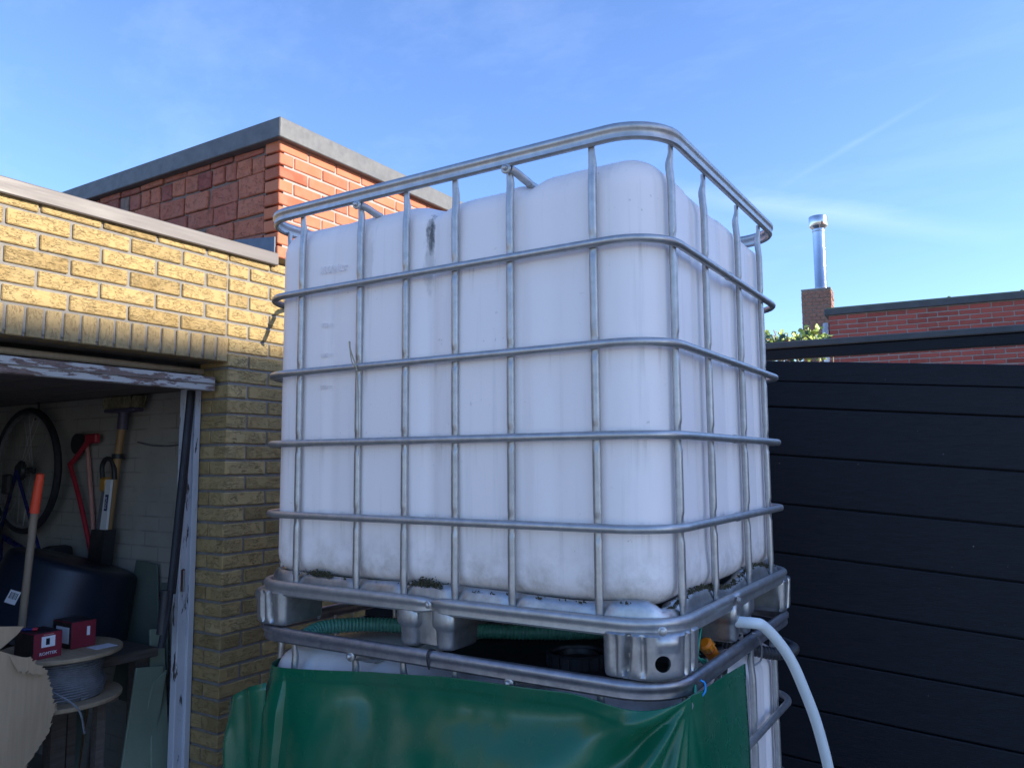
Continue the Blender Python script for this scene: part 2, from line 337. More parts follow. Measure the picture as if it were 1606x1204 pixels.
# bricks: local x = length, -y = outer face, z = height
BC = {}
def brick_mesh(L, D, H, mat, var):
    k = (round(L, 3), round(D, 3), round(H, 3), mat, var)
    if k not in BC:
        rr = random.Random(zlib.crc32(repr(k).encode())); V = [tuple(c + rr.uniform(-1, 1) * (.0032 if mat in ('red_brick_rough', 'weathered_block') else .0016) for c in q) for q in boxv(-L / 2, L / 2, -D / 2, D / 2, -H / 2, H / 2)]
        me = bpy.data.meshes.new('brick'); me.from_pydata(V, [], BOXF); bm = bmesh.new(); bm.from_mesh(me); bmesh.ops.recalc_face_normals(bm, faces=bm.faces)
        bmesh.ops.bevel(bm, geom=list(bm.edges), offset=(.0045 if mat in ('red_brick_rough', 'weathered_block') else .0035), segments=1, affect='EDGES', profile=.5); bm.to_mesh(me); bm.free(); me.materials.append(M(mat)); BC[k] = me
    return BC[k]
RX = Matrix.Rotation(math.pi / 2, 4, 'Z')                   # outer face towards +x
def project(p):
    q = Vector(p) - cam.location; z = q.dot(FW)
    if z < .1: return None
    return 803 + 1232.2 * q.dot(RT) / z, 602 - 1232.2 * q.dot(UP) / z
def in_view(p, mrg=60):
    q = project(p); return q is not None and -mrg < q[0] < 1606 + mrg and -mrg < q[1] < 1204 + mrg
def lay(wall, items):
    """items: (centre, L, D, H, facing matrix, material); those in the picture become parts, the rest one joined part"""
    rest = {}; n = 0
    for c, L, D, H, R, mat in items:
        mw = Matrix.Translation(c) @ R @ Matrix.Rotation(random.uniform(-.006, .006), 4, 'Y')
        me = brick_mesh(L, D, H, mat, random.randrange(3))
        if in_view(c) and n < 300:
            o = bpy.data.objects.new('brick', me); COL.objects.link(o); o.parent = wall; o.matrix_basis = mw; n += 1
        else: rest.setdefault(mat, []).append((me, mw))
    for mat, lst in rest.items():
        bm = bmesh.new()
        for me, mw in lst:
            k = len(bm.verts); bm.from_mesh(me); bm.verts.ensure_lookup_table()
            bmesh.ops.transform(bm, matrix=mw, verts=bm.verts[k:])
        me = bpy.data.meshes.new('bricks'); bm.to_mesh(me); bm.free(); me.materials.append(M(mat)); o = bpy.data.objects.new('bricks', me); COL.objects.link(o); o.parent = wall; o['kind'] = 'stuff'

# ------------------------------------------------------------------ ground
GZ = .057
g = link_mesh('ground', [(-60, -60, GZ), (60, -60, GZ), (60, 60, GZ), (-60, 60, GZ)], [(0, 1, 2, 3)], 'concrete'); g['kind'] = 'structure'
pav = box('yard_paving', -2.15, 3.2, -5.2, 1.6, GZ - .01, GZ + .004, 'mortar_dark'); pav['kind'] = 'structure'
pm = None
for i in range(13):
    for j in range(16):
        cx, cy = -1.94 + .41 * i, -4.98 + .41 * j
        if pm is None:
            o = box('paving_slab', -.2, .2, -.2, .2, 0, .014, 'paving', None, .004); pm = o.data
        else: o = bpy.data.objects.new('paving_slab', pm); COL.objects.link(o)
        o.location = (cx, cy, GZ + .003); o.parent = pav

# ------------------------------------------------------------------ yellow brick garage
CH = .0643; FX = -2.18; JY = .668
gar = root('garage', (-3.9, -.6, GZ), 'low yellow brick garage with taupe roof edge and open dark doorway', 'garage')
fac = link_mesh('front_wall', [], [], None); V, F = [], []
for b in ((FX - .20, FX - .007, JY + .007, 2.2, GZ, 2.505), (FX - .20, FX - .007, -1.83, JY + .007, 2.062, 2.505), (FX - .20, FX - .007, -2.7, -1.837, GZ, 2.505)):
    k = len(V); V += boxv(*b); F += [tuple(i + k for i in f) for f in BOXF]
bpy.data.objects.remove(fac); fac = link_mesh('front_wall', V, F, 'mortar_grey'); kid(fac, gar)
it = []
Zs = 2.1527
for r in range(6):
    z0 = Zs + r * CH + .005; z1 = Zs + (r + 1) * CH - .005
    if r == 5: z1 = 2.518
    zc, h = (z0 + z1) / 2, z1 - z0
    odd = (r % 2 == 1)                        # r=4 is the course with full stretchers up to the joint
    y = .655
    if odd: it.append(((FX - .05, y - .05, zc), .10, .1, h)); y -= .11
    while y > -2.7: it.append(((FX - .05, y - .105 - .0025, zc), .209, .1, h)); y -= .22
    y = .655
    if not odd: it.append(((FX - .05, y + .057, zc), .10, .1, h)); y += .11
    while y < 2.1: it.append(((FX - .05, y + .1125, zc), .209, .1, h)); y += .22
items = [(c, L, D, h, RX, 'yellow_brick') for c, L, D, h in it]
# soldier course
k = 0; y = JY - .002
while y > -1.83:
    items.append(((FX - .05, y - .0265, 2.0985), .101, .1, .0525, RX @ Matrix.Rotation(math.pi / 2, 4, 'Y'), 'yellow_brick_soldier')); y -= .0625
# pillar beside the door, its corner bricks turning into the reveal
r = 0; z1 = Zs
while z1 > GZ + .05:
    zc = z1 - CH / 2; h = CH - .011; full = (r % 2 == 0); pale = r < 19
    m1 = 'yellow_brick_pale' if pale else 'yellow_brick'
    if full:
        items.append(((FX - .05, JY + .104, zc), .208, .1, h, RX, m1)); y = JY + .219
        items.append(((FX - .148, JY + .05, zc), .081, .1, h, Matrix.Identity(4), 'yellow_brick'))
    else:
        items.append(((FX - .094, JY + .05, zc), .188, .1, h, Matrix.Identity(4), m1)); y = JY + .111
    while y < 1.9: items.append(((FX - .05, y + .1045, zc), .209, .1, h, RX, 'yellow_brick')); y += .22
    y = -1.83 - (.0 if full else .11)
    while y > -2.7: items.append(((FX - .05, y - .105, zc), .209, .1, h, RX, 'yellow_brick')); y -= .22
    if not full: items.append(((FX - .05, -1.83 - .05, zc), .10, .1, h, RX, 'yellow_brick'))
    z1 -= CH; r += 1
items.sort(key=lambda q: -q[0][1] if False else 0)
lay(fac, items)
cop = box('roof_edge', FX - .30, FX + .020, -2.74, .908, 2.506, 2.563, 'coping_taupe', gar, .004)
box('roof_deck', -6.2, FX - .30, -2.74, .91, 2.44, 2.52, 'roof_felt', gar)
iw = box('inner_side_wall', -6.0, FX - .21, .905, .93, GZ, 2.44, 'whitewash', gar)
box('inner_side_wall', -6.0, FX - .21, -2.73, -2.65, GZ, 2.44, 'whitewash', gar)
box('back_wall', -6.1, -6.0, -2.73, .93, GZ, 2.44, 'whitewash', gar)
box('floor_slab', -6.0, FX - .2, -2.65, .905, GZ - .02, GZ + .02, 'concrete', gar)
box('ceiling', -6.0, FX - .21, -2.65, .905, 2.40, 2.438, 'timber_dark', gar)
box('head_beam', -2.40, -2.335, -1.83, .672, 2.004, 2.028, 'timber_pale', gar, .006)
box('lintel', FX - .2, FX - .012, -1.83, JY + .004, 2.0505, 2.066, 'mortar_dark', gar)
# the door swung up under the ceiling, its lower rail at the front
dr = box('garage_door', -4.66, -2.262, -1.80, .60, 1.945, 1.985, 'timber_dark', gar)
rail = box('door_rail', -2.262, -2.225, -1.80, .643, 1.925, 1.984, 'paint_worn', gar, .004); rail.parent = dr; rail.matrix_parent_inverse = Matrix.Identity(4)
gr = box('rail_groove_strip', -2.225, -2.2205, -1.80, .643, 1.953, 1.9575, 'timber_dark'); gr.parent = dr
for i in range(12):
    o = box('door_plank', -4.64, -2.275, -1.79 + i * .2, -1.79 + i * .2 + .19, 1.936, 1.944, 'timber_dark', None, .002); o.parent = dr
box('shelf_beam', -6, -2.42, .80, .903, 1.975, 2.02, 'timber_dark', gar)
# door post with flaking paint
post = box('door_post', -2.40, -2.362, .600, .661, GZ, 2.003, 'paint_flaking', gar, .003)
o = box('door_stop', -2.362, -2.345, .637, .665, GZ, 2.003, 'paint_flaking', gar, .003)
box('latch_plate', -2.361, -2.356, .606, .622, 1.10, 1.19, 'rust', gar, .001); tube('latch_bolt', [(-2.352, .614, 1.10), (-2.352, .614, 1.185)], .004, 'steel_dull', gar, 8, 1)
box('door_post', -2.40, -2.362, -1.829, -1.768, GZ, 2.003, 'paint_flaking', gar, .003)
tube('track_arm', [(-2.33, .60, 1.93), (-2.325, .565, 1.5), (-2.32, .53, 1.1), (-2.32, .50, .9)], .014, 'rubber', gar, 10)
tube('track_arm', [(-2.345, .622, 1.93), (-2.34, .590, 1.5), (-2.335, .556, 1.1)], .010, 'black_plastic', gar, 8)
tube('track_spring', [(-2.33, .52, 1.12), (-2.33, .508, .95)], .022, 'black_plastic', gar, 10)
# wall cable
tube('wall_cable', [(-3.15, .89, 1.735), (-3.0, .895, 1.715), (-2.8, .9, 1.722), (-2.55, .9, 1.80)], .004, 'cable_grey', gar, 6)
# unseen hook, added behind the cage to cast the slanted wall shadow
hk = tube('shadow_hook', [(FX - .02, .99, 2.33), (-2.10, .985, 2.352), (-2.052, .962, 2.352), (-2.05, .925, 2.277), (-2.05, .892, 2.205)], .011, 'steel_dull', None, 8)
tag(hk, 'unseen bent hook added behind the cage to cast a slanted shadow on the yellow wall', 'hook')

# ------------------------------------------------------------------ red brick house on the left
rh = root('brick_house', (-4.2, 2.4, GZ), 'taller red brick building behind the yellow garage with slate grey roof edge', 'house')
PY = .915
w1 = box('front_wall', -2.283, FX - .006, PY + .03, 3.8, 2.552, 3.10, 'mortar_pale', rh)
it = []
for r in range(9):
    zc = 2.548 + .0625 * (r + .5); y = PY + (.0 if r % 2 == 0 else -.09)
    while y < 3.7:
        a, b = max(y, PY), y + .172
        it.append(((FX - .05, (a + b) / 2, zc), b - a, .1, .052, RX, 'red_brick_face')); y += .18
lay(w1, it)
w2 = box('side_wall', -6.2, -2.288, PY + .017, PY + .2, 2.40, 3.10, 'mortar_brown', rh)
box('body', -6.2, -2.284, PY + .21, 3.8, GZ, 3.08, 'mortar_dark', rh); box('lower_wall', -6.2, FX - .22, .935, 1.10, GZ, 2.40, 'mortar_dark', rh)
it = []
I4 = Matrix.Identity(4)
def prow(z0, z1, wd, x, mats, jit=.012):
    while x > -4.9:
        L = wd * random.uniform(.86, 1.1); dz = random.uniform(-.004, .004)
        it.append(((x - L / 2, PY + .055 + random.uniform(-.004, .004), (z0 + z1) / 2 + dz), L - random.uniform(.007, .014), .1, (z1 - z0) - random.uniform(.006, .012), I4, random.choice(mats))); x -= L
rr3 = ['red_brick_rough'] * 9 + ['weathered_block']
prow(3.068, 3.105, .20, -2.30, rr3); prow(2.975, 3.068, .10, -2.285, ['red_brick_rough'] * 12 + ['weathered_block']); prow(2.872, 2.975, .205, -2.285, rr3)
prow(2.775, 2.872, .195, -2.285, rr3); prow(2.685, 2.775, .20, -2.285, rr3); prow(2.60, 2.685, .20, -2.285, rr3); prow(2.53, 2.60, .2, -2.285, ['weathered_block'])
lay(w2, it)
box('roof_edge', -6.3, FX + .035, PY - .035, 3.9, 3.099, 3.193, 'coping_slate', rh, .004)
fl = link_mesh('flashing', [(-3.0, PY - .010, 2.50), (FX - .012, PY - .010, 2.50), (FX - .012, PY - .010, 2.645), (-2.45, PY - .010, 2.672), (-3.0, PY - .010, 2.60), (-3.0, PY - .002, 2.50), (FX - .012, PY - .002, 2.50), (FX - .012, PY - .002, 2.645), (-2.45, PY - .002, 2.672), (-3.0, PY - .002, 2.60)],
    [(0, 1, 2, 3, 4), (9, 8, 7, 6, 5), (0, 5, 6, 1), (1, 6, 7, 2), (2, 7, 8, 3), (3, 8, 9, 4), (4, 9, 5, 0)], 'lead_flashing'); kid(fl, rh)

# ------------------------------------------------------------------ IBC: two stacked caged containers
W, D, CR = 1.2, .985, .114
def rr_loop(inset=0.0, ns=10, nl=24, rmin=.02):
    """closed rounded rectangle of the cage's centre line, (x, y, nx, ny)"""
    r = max(CR - inset, rmin); P = []
    cs = ((-inset - r, inset + r, -90), (-inset - r, D - inset - r, 0), (-W + inset + r, D - inset - r, 90), (-W + inset + r, inset + r, 180))
    for i, (cx, cy, a0) in enumerate(cs):
        for k in range(ns + 1):
            a = math.radians(a0 + 90 * k / ns); P.append((cx + r * math.cos(a), cy + r * math.sin(a), math.cos(a), math.sin(a)))
        nx, ny, a1 = cs[(i + 1) % 4]; a = math.radians(a1); q = (nx + r * math.cos(a), ny + r * math.sin(a)); p = P[-1]
        for k in range(1, nl):
            s = k / nl; P.append((p[0] + (q[0] - p[0]) * s, p[1] + (q[1] - p[1]) * s, p[2], p[3]))
    return P
def sweep(name, prof, z, mat, parent, mod=None, close=True, nl=24):
    L = rr_loop(nl=nl); V, F = [], []; n = len(prof); N = len(L)
    for i, (x, y, nx, ny) in enumerate(L):
        for (o, h) in prof:
            if mod: o, h = mod(x, y, o, h)
            V.append((x + nx * o, y + ny * o, z + h))
    for i in range(N):
        j = (i + 1) % N
        for k in range(n if close else n - 1):
            k2 = (k + 1) % n; F.append((i * n + k, j * n + k, j * n + k2, i * n + k2))
    o = link_mesh(name, V, F, mat, True, 40); kid(o, parent); return o
def circ(r, seg=12, cz=0.0): return [(r * math.cos(2 * math.pi * k / seg), cz + r * math.sin(2 * math.pi * k / seg)) for k in range(seg)]
def rail_prof(r=.0114):
    P = [(r * math.cos(math.radians(a)), .006 + r * math.sin(math.radians(a))) for a in range(-50, 231, 20)]
    return P + [(-.0055, -.0065), (-.0065, -.016), (-.003, -.0205), (.004, -.0205), (.0075, -.016), (.0068, -.0075)]
def collar_mod(y0):
    def f(x, y, o, h):
        if x > -.05:
            k = math.exp(-((y - y0) / .012) ** 2); dent = 1 + .22 * math.exp(-((y - y0 - .004) / .016) ** 2) - .3 * math.exp(-((y - y0 + .012) / .006) ** 2); return o * dent, h * dent
        return o, h
    return f
def bar_geo(px, py, nx, ny, z0, z1, crosses, lean=.010):
    """vertical cage tube, crushed from the outside where a ring is welded on"""
    seg = 12; V, F = [], []; zs = []; z = z0
    while z < z1: zs.append(z); z += .0065
    zs.append(z1); tx, ty = -ny, nx; R = .0092
    for z in zs:
        d = min(abs(z - c) for c in crosses); pin = smooth01((.031 - d) / .012)
        top = smooth01((z - (z1 - .045)) / .03); bot = smooth01((z0 + .05 - z) / .04)
        off = -.0115 + lean * 0 - .004 * smooth01((z - (z1 - .10)) / .06) * (1 - top)
        for k in range(seg):
            a = 2 * math.pi * k / seg; cn, ct = math.cos(a), math.sin(a)
            rn = R * cn; rt = R * ct * (1 - .14 * top - .1 * bot)
            if cn > 0: rn = R * cn * (1 - .50 * pin * (0.55 + .45 * math.cos(ct * 1.5)))
            rn *= 1 - .35 * top - .35 * bot
            # a shallow channel makes the tube read as two ridges
            if abs(ct) < .55 and cn > 0: rn -= .0012 * (1 - pin)
            V.append((px + nx * (off + rn) + tx * rt, py + ny * (off + rn) + ty * rt, z))
    n = len(zs)
    for i in range(n - 1):
        for k in range(seg):
            k2 = (k + 1) % seg; F.append((i * seg + k, i * seg + k2, (i + 1) * seg + k2, (i + 1) * seg + k))
    F.append(tuple(range(seg))); F.append(tuple((n - 1) * seg + k for k in range(seg)))
    return V, F
FXB = [-1.035, -.822, -.669, -.518, -.364, -.155]; RYB = [.103, .316, .585, .80]
ZB, ZP = 1.297, 1.1965                                       # bottom rail, pallet underside

def tank_geo():
    zb, zt = 1.325, 2.279; prof = []                        # (inset, z)
    rb, rt_ = .055, .075; I0 = .026
    for k in range(7):
        a = math.radians(90 * k / 6); prof.append((I0 + rb * (1 - math.sin(a)), zb + rb * (1 - math.cos(a))))
    nz_ = 44
    for k in range(1, nz_): prof.append((I0, zb + rb + (zt - rt_ - zb - rb) * k / nz_))
    for k in range(9):
        a = math.radians(90 * k / 8); prof.append((I0 + rt_ * (1 - math.cos(a)), zt - rt_ + rt_ * math.sin(a)))
    for k in range(1, 8): prof.append((I0 + rt_ + .385 * k / 7, zt + .012 * math.sin(k / 7 * math.pi / 2)))
    V, F = [], []; base = rr_loop(0, 14, 70); N = len(base)
    for ins, z in prof:
        L = rr_loop(ins, 14, 70, .03)
        for (x, y, nx, ny) in L:
            d = 0.0
            side = smooth01((z - zb - .02) / .1)
            # flutes in the front and back
            if abs(ny) > .7 and ins < .09:
                for fx, fw, fd in ((-.925, .018, .004), (-.60, .016, .010), (-.595, .07, .004), (-.345, .014, .006), (-.26, .02, .003)):
                    d += fd * math.exp(-((x - fx) / fw) ** 2)
                d -= .010 * math.sin(math.pi * min(max((x + 1.1) / 1.0, 0), 1)) * math.sin(math.pi * min(max((z - zb) / .94, 0), 1))
            if abs(nx) > .7 and ins < .09:
                for fy, fw in ((.275, .012), (.515, .012), (.755, .012)): d += .009 * math.exp(-((y - fy) / fw) ** 2)
                d += .007 * (1 if .28 < y < .51 else 0)
            tz = z
            if z > zt - rt_:
                q = smooth01((z - zt + rt_) / rt_)
                tz -= q * (.020 * math.exp(-((x + .608) / .045) ** 2) + .016 * math.exp(-((x + .335) / .03) ** 2) + .012 * smooth01((-.36 - x) / .05) * smooth01((x + .62) / .05) )
                tz -= q * .02 * smooth01((y - .3) / .5)
            V.append((x - nx * d * side, y - ny * d * side, tz))
    for i in range(len(prof) - 1):
        for k in range(N):
            k2 = (k + 1) % N; F.append((i * N + k, i * N + k2, (i + 1) * N + k2, (i + 1) * N + k))
    F.append(tuple(range(N))); F.append(tuple((len(prof) - 1) * N + k for k in range(N)))
    return V, F

def corner_foot_mesh():
    """cup foot, local origin at the cage corner, body towards -x and +y"""
    A = .155; pts = []
    def add(x, y, nx, ny): pts.append((x, y, nx, ny))
    r1 = .085; n1 = 26
    S0 = []
    # perimeter anticlockwise starting at the left end of the front face
    fr = [(-A + .02 + (A - .02 - r1) * k / 14, 0, 0, -1) for k in range(15)]
    ar = [(-r1 + r1 * math.cos(math.radians(-90 + 90 * k / n1)), r1 + r1 * math.sin(math.radians(-90 + 90 * k / n1)), math.cos(math.radians(-90 + 90 * k / n1)), math.sin(math.radians(-90 + 90 * k / n1))) for k in range(1, n1)]
    sd = [(0, r1 + (A - .02 - r1) * k / 14, 1, 0) for k in range(15)]
    c2 = [(-.02 + .02 * math.cos(math.radians(90 * k / 4)), A - .02 + .02 * math.sin(math.radians(90 * k / 4)), math.cos(math.radians(90 * k / 4)), math.sin(math.radians(90 * k / 4))) for k in range(1, 5)]
    bk = [(-.02 - (A - .04) * k / 6, A, 0, 1) for k in range(1, 7)]
    c3 = [(-A + .02 - .02 * math.sin(math.radians(90 * k / 4)), A - .02 + .02 * math.cos(math.radians(90 * k / 4)), -1, 0) for k in range(1, 5)]
    lf = [(-A, A - .02 - (A - .04) * k / 6, -1, 0) for k in range(1, 7)]
    c4 = [(-A + .02 - .02 * math.cos(math.radians(90 * k / 4)), .02 - .02 * math.sin(math.radians(90 * k / 4)), 0, -1) for k in range(1, 4)]
    per = fr + ar + sd + c2 + bk + c3 + lf + c4
    NP = len(per); z0, z1 = 0.0, .092; prof = [(0.018, 0.0), (.010, .002), (.005, .007), (.003, .014)] + [(.003 - .003 * k / 8, .014 + (z1 - .02) * k / 8) for k in range(1, 9)] + [(0.004, z1 - .002), (.010, z1)]
    V, F = [], []
    for ins, z in prof:
        for i, (x, y, nx, ny) in enumerate(per):
            s = i / 54.0; d = 0.0; mid = smooth01((z - .004) / .012) * smooth01((z1 - z) / .012)
            if i < 56:
                for c, wd, dep, sl in ((9.5, 1.6, .020, 3.0), (3.0, 1.0, .005, 0), (17.5, 1.2, .010, 0), (38, 1.2, .010, 0), (46, 1.6, .018, -2.0)):
                    d += dep * math.exp(-((i - c - sl * (z / z1 - .5)) / wd) ** 2)
                if 23 < i < 33 and .060 < z < .080: d -= .0035
            V.append((x - nx * (ins + d * mid), y - ny * (ins + d * mid), z))
    for i in range(len(prof) - 1):
        for k in range(NP):
            k2 = (k + 1) % NP; F.append((i * NP + k, i * NP + k2, (i + 1) * NP + k2, (i + 1) * NP + k))
    F.append(tuple(reversed(range(NP)))); F.append(tuple((len(prof) - 1) * NP + k for k in range(NP)))
    return V, F
def cut_hole(o, c, d, r):
    me = bpy.data.meshes.new('c'); bm = bmesh.new(); bmesh.ops.create_cone(bm, cap_ends=True, segments=24, radius1=r, radius2=r, depth=.13, matrix=Matrix.Translation(c) @ Vector(d).to_track_quat('Z', 'Y').to_matrix().to_4x4()); bm.to_mesh(me); bm.free()
    co = bpy.data.objects.new('c', me); COL.objects.link(co); co.location = o.location; co.rotation_euler = o.rotation_euler
    cv = bpy.data.meshes.new('v'); cv.from_pydata(boxv(-.145, -.028, .028, .145, .006, .086), [], BOXF); bm = bmesh.new(); bm.from_mesh(cv); bmesh.ops.recalc_face_normals(bm, faces=bm.faces); bm.to_mesh(cv); bm.free(); vo = bpy.data.objects.new('v', cv); COL.objects.link(vo)
    md = o.modifiers.new('a', 'BOOLEAN'); md.object = vo; md.operation = 'DIFFERENCE'; md.solver = 'EXACT'
    md = o.modifiers.new('b', 'BOOLEAN'); md.object = co; md.operation = 'DIFFERENCE'; md.solver = 'EXACT'
    dg = bpy.context.evaluated_depsgraph_get(); nm = bpy.data.meshes.new_from_object(o.evaluated_get(dg)); o.modifiers.clear(); old = o.data; o.data = nm; bpy.data.objects.remove(co); bpy.data.objects.remove(vo)
    nm.polygons.foreach_set('use_smooth', [True] * len(nm.polygons)); nm.set_sharp_from_angle(angle=math.radians(38))
def mid_foot_mesh():
    """two stepped lobes joined by a web; local origin at the middle of the outer face, body towards +y"""
    V, F = [], []
    def loft(loops):
        k0 = len(V); n = len(loops[0])
        for l in loops: V.extend(l)
        for i in range(len(loops) - 1):
            for k in range(n):
                k2 = (k + 1) % n; F.append((k0 + i * n + k, k0 + i * n + k2, k0 + (i + 1) * n + k2, k0 + (i + 1) * n + k))
        F.append(tuple(k0 + k for k in reversed(range(n)))); F.append(tuple(k0 + (len(loops) - 1) * n + k for k in range(n)))
    def rrect(cx, cy, hx, hy, r, z):
        P = []
        for sx, sy, a0 in ((1, 1, 0), (-1, 1, 90), (-1, -1, 180), (1, -1, 270)):
            for k in range(5):
                a = math.radians(a0 + 22.5 * k); P.append((cx + sx * (hx - r) + r * math.cos(a), cy + sy * (hy - r) + r * math.sin(a), z))
        return P
    for cx in (-.052, .052):
        h = lambda ins, z: rrect(cx, .062, .030 - ins, .062 - ins, .014, z)
        loft([h(.012, 0), h(.008, .003), h(.006, .010), h(.005, .040), h(.0035, .046), h(.000, .050), h(-.002, .058), h(-.002, .086), h(.002, .092)])
    loft([rrect(0, .07, .034, .048, .01, .006), rrect(0, .07, .034, .050, .01, .092)])
    return V, F

def build_ibc(name, loc, label):
    R = root(name, loc, label, 'water tank', 'stacked caged water tanks')
    V, F = tank_geo(); tk = link_mesh('tank', V, F, 'tank_plastic', True, 60); kid(tk, R)
    sweep('top_rail', rail_prof(), RZ[0], 'galvanised', R)
    for z in RZ[1:]: sweep('cage_ring', circ(.0093), z, 'galvanised', R, collar_mod(.45), nl=60)
    def dent(x, y, o, h):
        for (dx, dy) in ((-.575, 0), (0.0, .40), (-.02, .0)):
            q = math.hypot(x - dx, y - dy)
            if dx == 0.0 and x < -.05: continue
            k = math.exp(-(q / .018) ** 2); o -= .006 * k; h *= 1 - .25 * k
        return o, h
    sweep('pallet_rail', rail_prof(.0110), ZB, 'galvanised', R, dent, nl=80)
    bars = [(x, 0, 0, -1) for x in FXB] + [(0, y, 1, 0) for y in RYB] + [(x, D, 0, 1) for x in FXB] + [(-W, y, -1, 0) for y in RYB]
    for x, y, nx, ny in bars:
        V, F = bar_geo(x, y, nx, ny, ZB + .003, RZ[0] - .012, RZ[1:]); o = link_mesh('cage_bar', V, F, 'galvanised', True, 45); kid(o, R)
    for x in (-.822, -.364):                                 # bars across the top, bolted to two uprights
        cb = tube('cross_bar', [(x + .006, .004, RZ[0] - .026), (x + .012, .02, RZ[0] - .030), (x + .02, .06, RZ[0] - .042), (x + .02, .15, RZ[0] - .046), (x + .02, .85, RZ[0] - .046), (x + .01, .97, RZ[0] - .03)], .0095, 'galvanised', R, 10)
        rot = Euler((math.pi / 2, 0, 0)); z = RZ[0] - .025
        b = lathe('washer', [(.0125, 0), (.0125, .004), (.011, .005), (.0075, .0055)], 'galvanised', None, 18, (x, -.002, z), rot); b.parent = cb
        b = lathe('bolt', [(.007, 0), (.0068, .004), (.005, .0075), (.002, .009)], 'galvanised', None, 14, (x, -.0065, z), rot); b.parent = cb
    # pallet tray round the bottle's foot
    def traymod(x, y, o, h):
        n = 0.0
        for bx in FXB:
            if y < .02 or y > D - .02: n += math.exp(-((x - bx) / .016) ** 2)
        for by in RYB:
            if x > -.02 or x < -W + .02: n += 1.1 * math.exp(-((y - by) / .020) ** 2)
        up = smooth01(h / .04); o -= .010 * n * up
        if x > -.03: h += (.012 * math.sin((y - .1) * 14) - .002) * up
        elif y < .03: h += (.010 * math.exp(-((x + .08) / .07) ** 2) + .003 * math.sin(x * 9)) * up
        return o, h
    sweep('pallet_tray', [(-.012, -.012), (-.012, .010), (-.016, .028), (-.020, .036), (-.026, .040), (-.034, .038), (-.045, .034), (-.06, .02), (-.06, -.012)], ZB, 'galvanised_dull', R, traymod, nl=90)
    L = rr_loop(.05); V = [(x, y, ZB - .012) for x, y, _, _ in L] + [(x, y, ZB - .008) for x, y, _, _ in L]; n = len(L)
    o = link_mesh('pallet_deck', V, [tuple(range(n)), tuple(range(n, 2 * n))] + [(i, (i + 1) % n, n + (i + 1) % n, n + i) for i in range(n)], 'galvanised_dull'); kid(o, R)
    V, F = corner_foot_mesh(); f0 = None
    for (cx, cy, a) in ((.012, -.012, 0), (.012, D + .012, 90), (-W - .012, D + .012, 180), (-W - .012, -.012, 270)):
        if f0 is None:
            o = link_mesh('corner_foot', V, F, 'galvanised_dull', True, 50)
            q = Vector((-.085 + .083 * math.cos(math.radians(-50)), .085 + .083 * math.sin(math.radians(-50)), .036)); cut_hole(o, q, (math.cos(math.radians(-50)), math.sin(math.radians(-50)), 0), .0160); o.data.materials.clear(); o.data.materials.append(M('galvanised_dull')); f0 = o.data
        else: o = bpy.data.objects.new('corner_foot', f0); COL.objects.link(o)
        o.location = (cx, cy, ZP); o.rotation_euler = (0, 0, math.radians(a)); kid(o, R)
    V, F = mid_foot_mesh(); f0 = None
    for (cx, cy, a) in ((-.597, -.004, 0), (.004, .485, 90), (-.597, D + .004, 180), (-W - .004, .485, 270)):
        if f0 is None: o = link_mesh('middle_foot', V, F, 'galvanised_dull', True, 50); f0 = o.data
        else: o = bpy.data.objects.new('middle_foot', f0); COL.objects.link(o)
        o.location = (cx, cy, ZP); o.rotation_euler = (0, 0, math.radians(a)); kid(o, R)
    # plate seam bolts on the pallet rail
    for (x, y, a) in ((-.012, -.011, 30), (-.575, -.012, 0), (.012, .40, 90)):
        rot = Euler((math.pi / 2, 0, math.radians(a))); b = lathe('rail_bolt', [(.009, 0), (.009, .003), (.0055, .0045), (.005, .008), (.002, .009)], 'galvanised', R, 14, (x, y, ZB + .002), rot)
    return R, tk
ibc, tank = build_ibc('water_tank', (-.6, .49, ZP), 'white caged water tank standing on top of the stack, fully in view')
# moulded volume scale on the upper bottle
mr = Matrix.Rotation(math.pi / 2, 4, 'X')
def vol(s, x, z, size, mat='mark_grey'): 
    o = text_part('volume_mark', s, size, mat, Matrix.Translation((x, .0185, z)) @ mr, None, .0006); o.parent = tank; return o
m_simple('mark_grey', (.80, .745, .72), (.84, .785, .76), .5, scale=30)
vol('1000 Ltr', -.925, 2.135, .030)
for i, (s, z) in enumerate((('700', 1.985), ('600', 1.905), ('500', 1.82))): vol(s + ' =', -.945, z, .018)
# lower container: copies
low = ibc.copy(); COL.objects.link(low); DZ = -1.1327; low.location.z += DZ; low['label'] = 'lower white caged water tank at the bottom of the stack, wrapped in green tarpaulin'
for ch in list(ibc.children):
    c = ch.copy(); COL.objects.link(c); c.parent = low; c.matrix_parent_inverse = Matrix.Translation(-ibc.location)
    if ch is tank: c.data = ch.data.copy(); c.data.transform(Matrix.Translation((0, 0, -.018))); c.data.materials.clear(); c.data.materials.append(M('tank_plastic_low'))
    elif ch.name.startswith('top_rail'): c.data = ch.data.copy(); c.data.materials.clear(); c.data.materials.append(M('galvanised_worn'))
    if ch is tank: continue
    for s in ch.children:
        d = s.copy(); COL.objects.link(d); d.parent = c; d.matrix_parent_inverse = Matrix.Identity(4)
low_tank_mat = MATS['tank_plastic_low']
lid = lathe('screw_lid', [(.085, 0), (.085, .012), (.074, .014), (.074, .047), (.069, .051), (.064, .049), (.062, .036), (.050, .034), (.048, .046), (.042, .047), (.040, .034), (.02, .033), (.0, .033)], 'black_plastic', None, 36, (-.34, .27, 1.118), None, False)
kid(lid, low)
